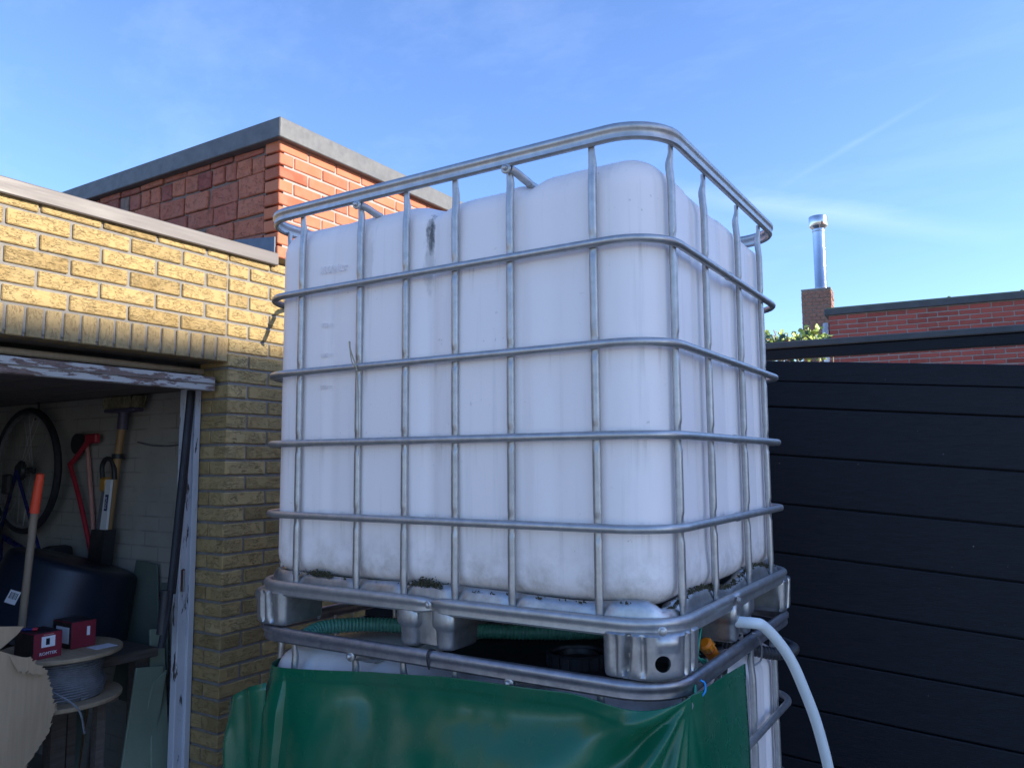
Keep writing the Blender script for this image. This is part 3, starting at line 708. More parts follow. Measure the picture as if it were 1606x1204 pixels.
for k in range(18):
    a = 2 * math.pi * k / 18; o = box('lid_rib', -.003, .003, -.002, .003, 0, .030, 'black_plastic'); o.location = (-.34 + .0745 * math.cos(a), .27 + .0745 * math.sin(a), 1.135); o.rotation_euler = (0, 0, a - math.pi / 2); o.parent = lid
cov = box('rubber_mat', -.70, -.1, .12, .85, 1.1335, 1.138, 'rubber', None, .001); tag(cov, 'black rubber mat lying on the lower tank under the pallet', 'mat')

# ------------------------------------------------------------------ moss and leaf litter on the tray edge
V, F = [], []
def clump(p, n, rx, ry, rz):
    for _ in range(n):
        c = Vector(p) + Vector((random.gauss(0, rx), random.gauss(0, ry), abs(random.gauss(0, rz)))); s = random.uniform(.0009, .0032); k = len(V)
        a = Vector([random.gauss(0, 1) for _ in range(3)]).normalized(); b = a.orthogonal().normalized(); c2 = a.cross(b)
        V.extend([c + a * s * 1.6, c - a * s * 1.6, c + b * s, c - b * s * .7, c + c2 * s * .8, c - c2 * s * .6])
        F.extend([(k, k + 2, k + 4), (k, k + 4, k + 3), (k, k + 3, k + 5), (k, k + 5, k + 2), (k + 1, k + 4, k + 2), (k + 1, k + 3, k + 4), (k + 1, k + 5, k + 3), (k + 1, k + 2, k + 5)])
TZ = ZB + .037
clump((-.605, .021, TZ), 420, .020, .004, .006); clump((-.63, .022, TZ - .002), 40, .03, .004, .003); clump((-.955, .021, TZ - .001), 380, .020, .004, .005)
for _ in range(34): x = random.uniform(-1.05, -.05); clump((x, .020, TZ - .003 + (.008 if x > -.15 else 0)), random.randrange(1, 6), .008, .003, .002)
for _ in range(150): y = random.uniform(.07, .86); clump((-.023, y, TZ + .012 * math.sin((y - .1) * 14) - .002), random.randrange(3, 10), .004, .010, .003)
ms = link_mesh('moss_and_litter', V, F, 'moss'); ms['kind'] = 'stuff'; tag(ms, 'dark moss and leaf litter caught along the tray edge under the white tank', 'moss')
# dry stalk in the cage
st = tube('dry_stalk', [(-.832, -.013, 1.928), (-.828, -.014, 1.908), (-.818, -.014, 1.885), (-.806, -.012, 1.85), (-.805, -.006, 1.76), (-.804, -.004, 1.64)], lambda s: .0026 * (1 - .75 * s), 'bark_stalk', None, 6)
tag(st, 'thin dry plant stalk clinging to a cage upright', 'stalk')
s2 = tube('dry_stalk', [(-.829, -.015, 1.915), (-.820, -.017, 1.878), (-.810, -.015, 1.862)], .0016, 'bark_stalk', None, 5); s2.parent = st; s2.name = 'side_stem'

# ------------------------------------------------------------------ tarpaulin
tp = root('green_tarpaulin', (-.6, -.08, GZ), 'shiny dark green tarpaulin tied round the lower tank', 'tarpaulin')
path = []
for k in range(9):
    a = math.radians(180 + 90 * k / 8); path.append((-1.03 + .125 * math.cos(a), .10 + .125 * math.sin(a), math.cos(a), math.sin(a)))
for k in range(1, 240): path.append((-1.03 + .93 * k / 240, -.025, 0, -1))
for k in range(61):
    a = math.radians(-90 + 90 * k / 60); path.append((-.10 + .125 * math.cos(a), .10 + .125 * math.sin(a), math.cos(a), math.sin(a)))
for k in range(1, 26): path.append((.025, .10 + .29 * k / 25, 1, 0))
sl_ = [0.0]
for i in range(1, len(path)): sl_.append(sl_[-1] + math.hypot(path[i][0] - path[i - 1][0], path[i][1] - path[i - 1][1]))
IC = 9 + 239; iT = IC + 45; sT = sl_[iT]
def ztop(i):
    x, y = path[i][0], path[i][1]
    if i < IC or x < -.10:
        if x < -.52: z = 1.098 + (x + 1.10) / .58 * .050
        elif x < -.22: z = 1.148 + (x + .52) / .30 * .010
        else: z = 1.158 - .012 * smooth01((x + .22) / .13)
        return z
    if i <= iT: q = (i - IC) / (iT - IC); return 1.146 + .025 * q ** 2.5
    q = (i - iT) / (len(path) - 1 - iT); return 1.171 - .012 * q + .004 * math.sin(q * 3)
NR = 130; V, F = [], []
for i, (x, y, nx, ny) in enumerate(path):
    zt = ztop(i); s = sl_[i]
    for j in range(NR + 1):
        dz = (zt - .12) * (j / NR) ** 1.25; z = zt - dz; o = 0.0
        front = smooth01((s - .1) / .25) * smooth01((sT + .03 - s) / .3)
        o += front * (.050 * smooth01(dz / .28) - .028 * math.exp(-((dz - .07) / .07) ** 2) * smooth01((s - .2) / .4))
        ds = s - sT; dd = dz + (zt - 1.171) * -1; dist = math.hypot(ds, dd) + 1e-4; ang = math.degrees(math.atan2(-ds, max(dd, 1e-3)))
        for a0, wd, am in ((66, 9, .018), (49, 6, -.022), (37, 5, .022), (26, 3.5, -.008), (18, 3, .011), (8, 2.6, .008), (-14, 5, -.008)):
            o += am * math.exp(-((ang - a0) / wd) ** 2) * smooth01(dist / .16) * (1 - .5 * smooth01((dist - .2) / .4))
        # creases on the broad front
        for (cx, cz, dx, dzv, am, wd) in ((-.70, .98, .75, -.66, .008, .045), (-.76, 1.05, .6, -.8, -.008, .04), (-.69, .93, .1, -1, .002, .008)):
            px, pz = x - cx, z - cz; along = px * dx + pz * dzv; off = px * -dzv + pz * dx
            o += front * am * math.exp(-(off / wd) ** 2) * math.exp(-((along - .06) / .09) ** 2)
        o += .006 * noise.noise(Vector((s * 5, z * 4, 1.3))) + .002 * noise.noise(Vector((s * 18, z * 14, 4.3)))
        if dz < .028: o += .0022
        if i > iT: o *= .35; o += .004 * smooth01(dz / .2)
        o += (.03 * smooth01(dz / .12) * (1 - front)) if s < .2 else 0
        V.append((x + nx * o, y + ny * o, z))
n = NR + 1
for i in range(len(path) - 1):
    for j in range(NR): F.append((i * n + j, i * n + j + 1, (i + 1) * n + j + 1, (i + 1) * n + j))
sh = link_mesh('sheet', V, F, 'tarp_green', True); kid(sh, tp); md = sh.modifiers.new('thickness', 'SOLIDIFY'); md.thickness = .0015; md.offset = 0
# dog-eared fold sticking out at the left
V, F = [], []; NU, NV = 26, 40
for i in range(NU + 1):
    u = i / NU
    for j in range(NV + 1):
        v_ = j / NV; z_in = 1.062 - .80 * v_; z_out = .978 - .75 * v_
        x = -1.085 - .165 * u - .02 * v_ * u; y = -.035 - .035 * math.sin(u * math.pi * .9) * (1 - .3 * v_) + .03 * u
        z = z_in + (z_out - z_in) * u + .012 * math.sin(u * math.pi)
        y -= .022 * math.exp(-((u - .85 + .62 * v_) / .10) ** 2) * smooth01(v_ * 6) - .014 * math.exp(-((u - .45 + .3 * v_) / .14) ** 2); y += .004 * noise.noise(Vector((u * 4, v_ * 6, 2)))
        V.append((x, y, z))
for u0 in range(NU):
    for j in range(NV): F.append((u0 * (NV + 1) + j, u0 * (NV + 1) + j + 1, (u0 + 1) * (NV + 1) + j + 1, (u0 + 1) * (NV + 1) + j))
k = len(V)
for j in range(NV + 1):                                       # the fold's back layer
    v_ = j / NV; x, y, z = V[NU * (NV + 1) + j]; V.append((x + .02, y + .05, z + .004)); V.append((x + .15, y + .09, z + .075))
for j in range(NV):
    a, b = NU * (NV + 1) + j, NU * (NV + 1) + j + 1; F.append((a, b, k + 2 * (j + 1), k + 2 * j)); F.append((k + 2 * j, k + 2 * (j + 1), k + 2 * (j + 1) + 1, k + 2 * j + 1))
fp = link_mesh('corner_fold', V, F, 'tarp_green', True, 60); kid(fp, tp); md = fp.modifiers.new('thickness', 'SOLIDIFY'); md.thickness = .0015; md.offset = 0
ey = lathe('eyelet', [(.004, 0), (.008, 0), (.008, .002), (.004, .002)], 'steel_dull', tp, 16, (.0155, .052, 1.150), Euler((0, math.pi / 2, math.radians(-25))), False)

# ------------------------------------------------------------------ hoses, fittings, ties
h = tube('white_hose', [(-.22, .40, 1.20), (-.08, .425, 1.235), (.03, .435, 1.243), (.055, .475, 1.225), (.085, .545, 1.155), (.105, .60, 1.07), (.125, .665, .95), (.14, .73, .78), (.15, .77, .55), (.15, .75, .25), (.16, .6, .085)], .0132, 'hose_pale', None, 16)
tag(h, 'pale bluish white garden hose arching down from the stack in front of the fence', 'hose')
def ribbed(name, P, r, pitch, mat, label, dep=.12):
    Q = spline(P, 60); L = 0; ls = [0]
    for i in range(1, len(Q)): L += (Q[i] - Q[i - 1]).length; ls.append(L)
    n = int(L / pitch * 6); R = []; j = 0
    for k in range(n + 1):
        s = L * k / n
        while j < len(ls) - 2 and ls[j + 1] < s: j += 1
        f = (s - ls[j]) / max(ls[j + 1] - ls[j], 1e-9); R.append(Q[j].lerp(Q[j + 1], min(f, 1)))
    V, F = tube_geo(R, lambda t_: r * (1 - dep * (.5 - .5 * math.cos(2 * math.pi * t_ * L / pitch))), 12); o = link_mesh(name, V, F, mat, True)
    return tag(o, label, 'hose')
ribbed('ribbed_hose', [(-1.035, .045, 1.165), (-1.03, .11, 1.180), (-.96, .21, 1.178), (-.84, .28, 1.172), (-.70, .34, 1.166), (-.55, .42, 1.162), (-.42, .52, 1.16), (-.40, .62, 1.16)], .0205, .0100, 'hose_green', 'green ribbed suction hose lying between the two stacked tanks')
ribbed('ribbed_hose', [(-.16, .62, 1.16), (-.06, .66, 1.135), (.0, .71, 1.115), (.03, .76, 1.11), (.03, .84, 1.105), (-.02, .92, 1.10)], .017, .010, 'black_plastic', 'black corrugated pipe end behind the white hose', .2)
cn = root('hose_connector', (-.05, .33, 1.17), 'small orange quick hose connector beside the corner foot', 'hose fitting')
ax = (Vector((-.045, .385, 1.150)) - Vector((-.055, .325, 1.205))); q = ax.to_track_quat('Z', 'Y').to_euler(); L0 = Vector((-.05, .338, 1.208))
lathe('grip', [(.010, 0), (.0155, .004), (.0165, .012), (.0165, .022), (.014, .026)], 'orange_plastic', cn, 18, L0, q); lathe('band', [(.0142, .0255), (.0146, .029)], 'orange_paint', cn, 18, L0, q)
bd = lathe('body', [(.0145, .029), (.0160, .034), (.0155, .062), (.0125, .075), (.0120, .082)], 'orange_plastic', cn, 18, L0, q); lathe('tail', [(.0105, .082), (.0105, .12)], 'black_plastic', cn, 14, L0, q)
tube('connector_hose', [L0 + ax.normalized() * .115, L0 + ax.normalized() * .16 + Vector((-.02, .02, -.01)), (-.15, .52, 1.15)], .008, 'hose_green', cn, 10)
for i in range(10):
    a = 2 * math.pi * i / 10; o = box('grip_rib', -.0015, .0015, -.001, .001, .006, .021, 'amber_plastic'); o.matrix_basis = Matrix.Translation(L0) @ q.to_matrix().to_4x4() @ Matrix.Translation((.0168 * math.cos(a), .0168 * math.sin(a), 0)); kid(o, cn)
gs = tube('string', [(-.035, .30, 1.29), (-.02, .22, 1.245), (-.002, .135, 1.185), (.012, .095, 1.165), (.018, .07, 1.135)], .003, 'tube_green', None, 8); tag(gs, 'thin green string hanging from the pallet rail beside the corner foot', 'string')
for dx in (0, .012): 
    o = tube('loop', [(-.004, .13, 1.190), (-.02 - dx, .20, 1.207 - dx), (-.03, .25 + dx, 1.188), (-.03, .30, 1.165)], .003, 'tube_green', None, 8); o.parent = gs
tie = tube('cable_tie', [(.024, .092, 1.190), (.030, .10, 1.184), (.031, .10, 1.170), (.026, .094, 1.160)], .002, 'tie_blue', None, 8); tag(tie, 'bright blue tie at the corner of the tarpaulin', 'cable tie')
ct = tube('cable_tie', [(-.575, .012, 1.192), (-.575, -.006, 1.198), (-.576, -.0155, 1.186), (-.577, -.011, 1.165), (-.577, -.006, 1.155)], .0025, 'black_plastic', None, 6); tag(ct, 'black cable tie round the top rail of the lower tank', 'cable tie')
wr = tube('wire_loop', [(.012, .505, 1.205), (.022, .515, 1.198), (.024, .545, 1.165), (.016, .56, 1.13), (.004, .545, 1.12)], .0022, 'steel_dull', None, 8); tag(wr, 'thin steel wire loop hooked over the lower top rail beside the white hose', 'wire')

# ------------------------------------------------------------------ dark board fence
fd = Vector((.9966, .0823, 0)); fn = Vector((.0823, -.9966, 0)); slope = -.0813
FM = Matrix(((fd.x, -fn.x, 0, 0), (fd.y, -fn.y, 0, 0), (0, 0, 1, 0), (0, 0, 0, 1)))
fo = Vector((-.217, 1.70, 0))
fen = root('board_fence', (0.4, 1.75, GZ), 'black horizontal board fence on the right behind the stacked tanks', 'fence')
def fboard(name, u0, u1, zt, zb, th, mat, proud=0.0, bev=.004):
    def P(u, z, t_): q = fo + fd * u + fn * t_; return (q.x, q.y, z + slope * u)
    V = [P(u0, zb, proud + th), P(u1, zb, proud + th), P(u1, zb, proud), P(u0, zb, proud), P(u0, zt, proud + th), P(u1, zt, proud + th), P(u1, zt, proud), P(u0, zt, proud)]
    o = link_mesh(name, V, BOXF, mat); bevel_mesh(o, bev, 2); kid(o, fen); return o
ZT = 2.013
fboard('cap_rail', -2.2, 3.4, ZT, ZT - .078, .028, 'fence_black', -.004)
zt = ZT - .080; i = 0
while zt > .2:
    hgt = .101 if i == 0 else .1845
    fboard('board', -2.2, 3.4, zt, zt - hgt + .003, .020, 'fence_black', random.uniform(-.0008, .0008), .0045); zt -= hgt + (.0025 if i else .002); i += 1
fboard('back_panel', -2.2, 3.4, ZT - .03, .16, .006, 'fence_black', -.0105, .001)
for u in (-2.2, -.6, 1.7, 3.4):
    q = fo + fd * u - fn * .05; box('post', q.x - .03, q.x + .03, q.y - .02, q.y + .04, GZ, 1.98 + slope * u, 'coping_black', fen)

# ------------------------------------------------------------------ black beam behind the fence
bmr = root('pergola_beam', (.2, 4.0, GZ), 'long dark timber beam running above the fence', 'beam')
def along(u, v_, y0): q = Vector((0, y0, 0)) + fd * u - fn * v_; return q
def pboard(name, y0, u0, u1, v0, v1, z0, z1, mat, parent, bev=.006):
    V = []
    for z in (z0, z1):
        for (u, v_) in ((u0, v0), (u1, v0), (u1, v1), (u0, v1)): q = along(u, v_, y0); V.append((q.x, q.y, z))
    o = link_mesh(name, V, BOXF, mat)
    if bev: bevel_mesh(o, bev)
    if parent: kid(o, parent)
    return o
pboard('fascia', 4.0, -3.2, 5.0, 0.0, .06, 2.302, 2.372, 'fence_black', bmr); pboard('sky_lit_trim', 4.0, -3.2, 5.0, -.02, .075, 2.374, 2.418, 'coping_black', bmr)  # lighter trim colour paints the sky-lit top above the dark fascia
for u in (-2.6, 1.9, 4.8): pboard('post', 4.0, u, u + .1, .001, .059, GZ, 2.311, 'coping_black', bmr)

# ------------------------------------------------------------------ red house on the right
hr = root('brick_house', (3.0, 10, GZ), 'low red brick house with dark parapet at the right behind the fence', 'house')
HY = 9.0; u0 = -1.26
hw = pboard('wall', HY, u0 + .004, 11, .010, .30, GZ, 3.45, 'mortar_pale', hr, 0); it = []
for r in range(20):
    zc = 3.43 - .0602 * (r + .5)
    if zc < GZ + .03: break
    u = u0 + (0 if r % 2 == 0 else -.11)
    while u < 4.0:
        a, b = max(u, u0), u + .207
        q = along((a + b) / 2, .052, HY); it.append(((q.x, q.y, zc), b - a, .1, .047, FM, 'red_brick_house')); u += .219
it.sort(key=lambda q: (not (2.75 < q[0][2]), q[0][0]))
lay(hw, it)
pboard('parapet', HY, u0 - .05, 11.05, -.03, .34, 3.435, 3.515, 'coping_black', hr); pboard('parapet_trim', HY, u0 - .03, 11.05, -.005, .33, 3.516, 3.532, 'copper_green', hr, .003)
for u in (.07, .80, 1.5): q = along(u, .05, HY); lathe('trim_stud', [(.02, 0), (.02, .012), (.012, .02), (.0, .022)], 'copper_green', hr, 10, (q.x, q.y, 3.532), None, False)
pboard('side_wall', HY, u0 + .01, u0 + .3, .31, 5.0, GZ, 3.43, 'mortar_dark', hr, 0); pboard('roof', HY, u0 + .3, 11, .31, 6.0, 3.2, 3.25, 'roof_felt', hr, 0)
q = along(u0 - .045, .03, HY); dp = tube('downpipe', [(q.x, q.y, GZ), (q.x, q.y, 1.6), (q.x, q.y, 3.05), (q.x + .01, q.y + .0, 3.18)], .038, 'white_plastic', hr, 12)
tube('downpipe_elbow', [(q.x, q.y, 3.0), (q.x, q.y, 3.2), (q.x + .01, q.y + .02, 3.34)], .044, 'steel_dull', hr, 12)

# chimney with steel flue
ch = root('chimney', (-1.95, 12.2, GZ), 'brown brick chimney with shiny steel flue pipe behind the house', 'chimney')
CM = Matrix.Translation((-1.985, 12.0, 0)) @ Matrix.Rotation(math.radians(4.7), 4, 'Z')
def cpart(o): o.data.transform(CM); kid(o, ch); return o
cpart(box('mortar_core', -.222, .222, .008, .452, GZ, 4.43, 'mortar_dark'))
lst = []; random.seed(11)
for r in range(30):
    z = 4.42 - .062 * (r + 1)
    for side in range(2):
        a = -.23 if r % 2 == 0 else -.285
        while a < .225:
            p0, p1 = max(a, -.23), min(a + .105, .23)
            if p1 - p0 > .02:
                j = random.uniform(-.006, .004)
                if side == 0: lst.append((p0, p1, j, .06, z, z + .052))
                else: lst.append((.17, .23 + j, p0 + .23, p1 + .23, z + .0005, z + .0525))
            a += .115
bo = boxes('bricks', lst, 'chimney_brick', None, .003); bo['kind'] = 'stuff'; cpart(bo)
cpart(box('cap_slab', -.232, .232, -.004, .462, 4.425, 4.455, 'mortar_dark', None, .006))
fl = lathe('flue_pipe', [(.105, 4.45), (.105, 4.50), (.098, 4.51), (.098, 5.44), (.102, 5.445), (.102, 5.47), (.098, 5.475), (.098, 5.56)], 'flue_steel', ch, 32, (-1.935, 12.2, 0), None, False)
cp = lathe('flue_cap', [(.100, 5.49), (.147, 5.535), (.150, 5.54), (.150, 5.70), (.147, 5.705), (.06, 5.72), (0, 5.722)], 'flue_steel', None, 36, (-1.935, 12.2, 0), None, False); cp.parent = fl
lathe('flue_band', [(.1045, 5.447), (.1045, 5.457)], 'steel_dull', None, 28, (-1.935, 12.2, 0)).parent = fl

# sunlit shrub behind the beam
random.seed(5)
sb = root('leafy_shrub', (-1.0, 5.7, GZ), 'sunlit green leafy shrub showing above the beam next to the chimney', 'shrub')
def leaves(name, n, mat, zf, smin, smax):
    V, F = [], []
    for _ in range(n):
        x = random.uniform(-1.75, -.735); y = random.uniform(5.35, 6.1); hmax = zf(x); z = hmax - abs(random.gauss(0, .10)); s = random.uniform(smin, smax)
        nr = Vector((random.gauss(.3, .5), random.gauss(-.5, .5), random.gauss(.5, .4))).normalized(); a = nr.orthogonal().normalized(); a.rotate(Matrix.Rotation(random.uniform(0, 6.3), 3, nr)); b = nr.cross(a); c = Vector((x, y, z)); k = len(V)
        for q in range(9):
            an = 2 * math.pi * q / 9; rr = s * (1 + .15 * math.sin(an * 3 + 1)); V.append(c + a * rr * math.cos(an) + b * rr * .85 * math.sin(an) + nr * s * .2 * math.cos(an) ** 2)
        F.append(tuple(range(k, k + 9)))
    o = link_mesh(name, V, F, mat); kid(o, sb); return o
for k in range(40):
    x = random.uniform(-1.7, -.75); y = random.uniform(5.4, 6.0); tube('twig', [(x, y, 2.3), (x + random.gauss(0, .03), y, 2.55), (x + random.gauss(0, .06), y + random.gauss(0, .04), 2.70 + random.uniform(-.05, .06))], .004, 'leaf_red', sb, 4, 3)
zf = lambda x: 2.72 + .02 * math.sin(x * 9) + (.045 if x > -.9 else 0)
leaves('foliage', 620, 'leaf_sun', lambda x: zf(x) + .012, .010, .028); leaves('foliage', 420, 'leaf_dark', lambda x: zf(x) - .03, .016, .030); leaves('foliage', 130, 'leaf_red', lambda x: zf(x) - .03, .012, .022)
for k in range(9):
    x = -1.6 + .11 * k; tube('stem', [(x, 5.75, GZ), (x + .03, 5.72, 1.4), (x + random.uniform(-.1, .1), 5.7, 2.62)], lambda s: .016 * (1 - .7 * s), 'bark_stalk', sb, 6)

# assumed tall house, out of view and shaped to keep the yard in shade
th = root('shade_house', (9.5, 4.5, GZ), 'assumed tall house out of view beyond the right edge, added to shade the yard', 'house')
EX = 8.0; EZ = 2.13 + (EX - FX) / SDIR.x * SDIR.z
hwl = box('wall', EX + .25, 16, 1.95, 6.4, GZ, EZ - .12, 'red_brick_house', th); box('eaves', EX, 16.2, 1.75, 6.6, EZ - .12, EZ, 'coping_black', th)
for z in (1.2, 4.0):
    for y in (3.5, 5.4):
        f = box('window', EX + .22, EX + .255, y - .6, y + .6, z, z + 1.4, 'white_plastic', th); p_ = box('pane', EX + .214, EX + .22, y - .52, y + .52, z + .08, z + 1.32, 'tub_navy'); p_.parent = f

# ------------------------------------------------------------------ things in the garage
random.seed(3)
bk = root('bicycle', (-4.2, .80, .9), 'dark bicycle hanging by a wheel on the garage side wall', 'bicycle')
def wheel(c):
    ry = Euler((math.pi / 2, 0, 0)); rim = []
    o = lathe('wheel', [(.318, -.010), (.302, -.010), (.300, 0), (.302, .010), (.318, .010), (.322, 0)], 'steel_dull', bk, 48, c, ry, False)
    prof = [(.330 + .018 * math.cos(a), .019 * math.sin(a)) for a in [2 * math.pi * k / 10 for k in range(11)]]
    ty = lathe('tyre', prof, 'rubber', None, 48, c, ry, False); ty.parent = o
    lathe('hub', [(.018, -.045), (.018, .045)], 'black_plastic', None, 14, c, ry).parent = o
    V, F = [], []
    for k in range(32):
        a = 2 * math.pi * k / 32; a2 = a + (.35 if k % 2 else -.35); s = .03 * (1 if k % 4 < 2 else -1)
        vv, ff = tube_geo([Vector(c) + Vector((.018 * math.cos(a2), s, .018 * math.sin(a2))), Vector(c) + Vector((.302 * math.cos(a), 0, .302 * math.sin(a)))], .0014, 4); k0 = len(V); V += vv; F += [tuple(i + k0 for i in f) for f in ff]
    sp = link_mesh('spokes', V, F, 'steel_dull'); sp.parent = o
wc = Vector((-4.04, .80, 1.595)); wheel(wc); w2c = Vector((-4.78, .78, .78)); wheel(w2c)
bbk = wc + Vector((-.25, 0, -.36)); seat = wc + Vector((.22, 0, -.48)); head = wc + Vector((-.22, 0, -.92))
for a, b, r, mt in ((wc, bbk, .010, 'bike_blue'), (wc, seat, .009, 'bike_blue'), (bbk, seat, .016, 'bike_blue'), (bbk, head, .019, 'bike_blue'), (seat, head, .016, 'bike_blue'), (head, w2c, .013, 'black_plastic'), (seat, seat + Vector((.14, 0, -.05)), .013, 'steel_dull')):
    tube('frame_tube', [a + Vector((0, -.05 if r < .0105 else 0, 0)), b], r, mt, bk, 10, 1)
ry = Euler((math.pi / 2, 0, 0))
lathe('cassette', [(.055, .022), (.055, .028), (.045, .030), (.038, .044), (.02, .046)], 'black_plastic', bk, 24, wc, ry); lathe('chainring', [(.095, .03), (.095, .035), (.07, .036)], 'black_plastic', bk, 32, bbk, ry)
box('derailleur', wc.x - .10, wc.x - .02, .72, .75, wc.z - .13, wc.z - .02, 'black_plastic', bk, .01); sd = box('saddle', seat.x + .10, seat.x + .18, .73, .87, seat.z - .18, seat.z + .09, 'black_plastic', bk, .03, 2)
tube('handlebar', [head + Vector((.0, -.28, -.03)), head + Vector((.02, 0, -.05)), head + Vector((0, .07, -.03))], .012, 'black_plastic', bk, 8); tube('crank', [bbk + Vector((0, -.06, 0)), bbk + Vector((.13, -.06, -.11))], .010, 'steel_dull', bk, 8, 1)
tube('chain', [wc + Vector((.03, -.035, .04)), bbk + Vector((.06, -.035, .07))], .004, 'black_plastic', bk, 6, 1)
hk2 = tube('ceiling_hook', [(-3.99, .82, 1.975), (-3.98, .82, 1.94), (-4.0, .82, 1.90), (-3.97, .80, 1.875), (-3.95, .80, 1.91)], .006, 'black_plastic', None, 6); tag(hk2, 'black hook from which the bicycle wheel hangs in the garage', 'hook')

br = root('broom', (-3.36, .84, .6), 'upturned broom with brown wooden handle leaning on the garage wall', 'broom')
tube('handle', [(-3.203, .84, 1.85), (-3.27, .835, 1.40), (-3.36, .82, .62), (-3.42, .80, .09)], .019, 'tool_wood', br, 12); tube('ferrule', [(-3.206, .84, 1.80), (-3.199, .84, 1.89)], .026, 'purple_plastic', br, 12, 1)
box('head', -3.315, -3.055, .80, .86, 1.885, 1.905, 'purple_plastic', br, .006)
V, F = [], []
for k in range(260):
    x = random.uniform(-3.325, -3.03); y = random.uniform(.80, .86); k0 = len(V); vv, ff = tube_geo([Vector((x, y, 1.903)), Vector((x + random.gauss(0, .012), y + random.gauss(0, .008), 1.962 + random.uniform(-.012, .004)))], .003, 3); V += vv; F += [tuple(i + k0 for i in f) for f in ff]
o = link_mesh('bristles', V, F, 'bristle'); kid(o, br); o['kind'] = 'stuff'
lathe('clip', [(.024, -.012), (.030, -.012), (.030, .012), (.024, .012)], 'black_plastic', br, 14, (-3.232, .84, 1.665), None, False)

lp = root('long_pruner', (-3.55, .86, 1.1), 'red tubular long-handled cutter leaning on the garage wall left of the broom', 'tool')
tube('handle', [(-3.71, .86, 1.63), (-3.578, .855, 1.419), (-3.45, .85, 1.168), (-3.33, .84, .90)], .0125, 'red_paint', lp, 10); tube('handle', [(-3.585, .88, 1.72), (-3.526, .88, 1.452), (-3.457, .87, 1.192), (-3.40, .86, .95)], .0115, 'pink_paint', lp, 10)
tube('arm', [(-3.71, .86, 1.625), (-3.66, .86, 1.655), (-3.585, .86, 1.715), (-3.53, .855, 1.745)], .014, 'red_paint', lp, 10); box('jaw', -3.55, -3.44, .84, .87, 1.735, 1.785, 'red_paint', lp, .008)
lathe('pulley', [(.045, -.012), (.055, -.012), (.055, .012), (.045, .012)], 'black_plastic', lp, 20, (-3.635, .86, 1.735), ry)

hs = root('hedge_saw', (-3.28, .82, .95), 'tool with black hoop handle, orange grip and white blade guard leaning on the wall', 'tool')
tube('hoop_handle', [(-3.325, .82, 1.55), (-3.335, .82, 1.61), (-3.31, .82, 1.648), (-3.26, .82, 1.648), (-3.232, .82, 1.61), (-3.222, .82, 1.55)], .012, 'black_plastic', hs, 10); box('grip', -3.325, -3.265, .80, .84, 1.49, 1.56, 'amber_plastic', hs, .01)
def slab(name, P, y0, y1, mat, parent):
    n = len(P); V = [(x, y0, z) for x, z in P] + [(x, y1, z) for x, z in P]; o = link_mesh(name, V, [tuple(range(n)), tuple(range(n, 2 * n))] + [(i, (i + 1) % n, n + (i + 1) % n, n + i) for i in range(n)], mat); kid(o, parent); return o
gd = slab('blade_guard', [(-3.262, 1.55), (-3.218, 1.55), (-3.246, 1.302), (-3.298, 1.302)], .800, .812, 'white_plastic', hs); slab('blade_sleeve', [(-3.32, 1.49), (-3.27, 1.49), (-3.30, 1.30), (-3.36, 1.30)], .815, .83, 'cable_grey', hs)
slab('motor_housing', [(-3.355, 1.30), (-3.235, 1.30), (-3.275, 1.02), (-3.395, 1.02)], .79, .85, 'black_plastic', hs)
lb = slab('name_plate', [(-3.257, 1.475), (-3.233, 1.475), (-3.243, 1.395), (-3.266, 1.395)], .7975, .7999, 'label_navy', hs)
o = text_part('lettering', 'SIOUR', .022, 'label_white', Matrix.Translation((-3.250, .797, 1.435)) @ mr @ Matrix.Rotation(math.radians(83), 4, 'Z'), None); o.parent = lb

sv = root('shovel', (-2.88, .25, .5), 'long-handled shovel with bright orange handle end standing in the garage', 'shovel')
tube('handle', [(-2.835, .25, 1.432), (-2.86, .25, 1.20), (-2.885, .25, .95), (-2.90, .25, .55)], .015, 'shovel_wood', sv, 12); tube('handle_end', [(-2.836, .25, 1.428), (-2.82, .25, 1.51), (-2.803, .25, 1.587)], lambda s: .0185 - .004 * s * s, 'orange_paint', sv, 12)
slab('blade', [(-2.80, .56), (-3.0, .56), (-3.0, .35), (-2.90, .28), (-2.80, .35)], .245, .252, 'steel_dull', sv)

wb = root('workbench', (-3.3, .5, GZ), 'dark workbench at the back of the garage under the navy tub', 'bench')
box('top', -4.0, -2.75, .32, .78, .76, .80, 'timber_dark', wb, .004)
for x in (-3.95, -2.85):
    for y in (.34, .70): box('leg', x, x + .06, y, y + .06, GZ + .02, .76, 'timber_dark', wb)
tb = root('plastic_tub', (-3.12, .55, .80), 'big dark navy plastic tub with barcode sticker tilted behind the cable reel', 'tub')
ct3 = Vector((-3.26, .55, .835)); vd = (ct3 - Vector((.568, -1.461, ct3.z))).normalized(); er = Matrix.Rotation(math.radians(17), 3, vd).to_euler()
lathe('shell', [(.345, 0.0), (.36, .0), (.362, .022), (.345, .03), (.335, .045), (.285, .325), (.278, .340), (.262, .350), (.24, .354), (.0, .356)], 'tub_navy', tb, 56, ct3, er, False)
tg = lambda a, b, m_: (er.to_matrix() @ Vector((m_ * math.cos(a), m_ * math.sin(a), b))) + ct3
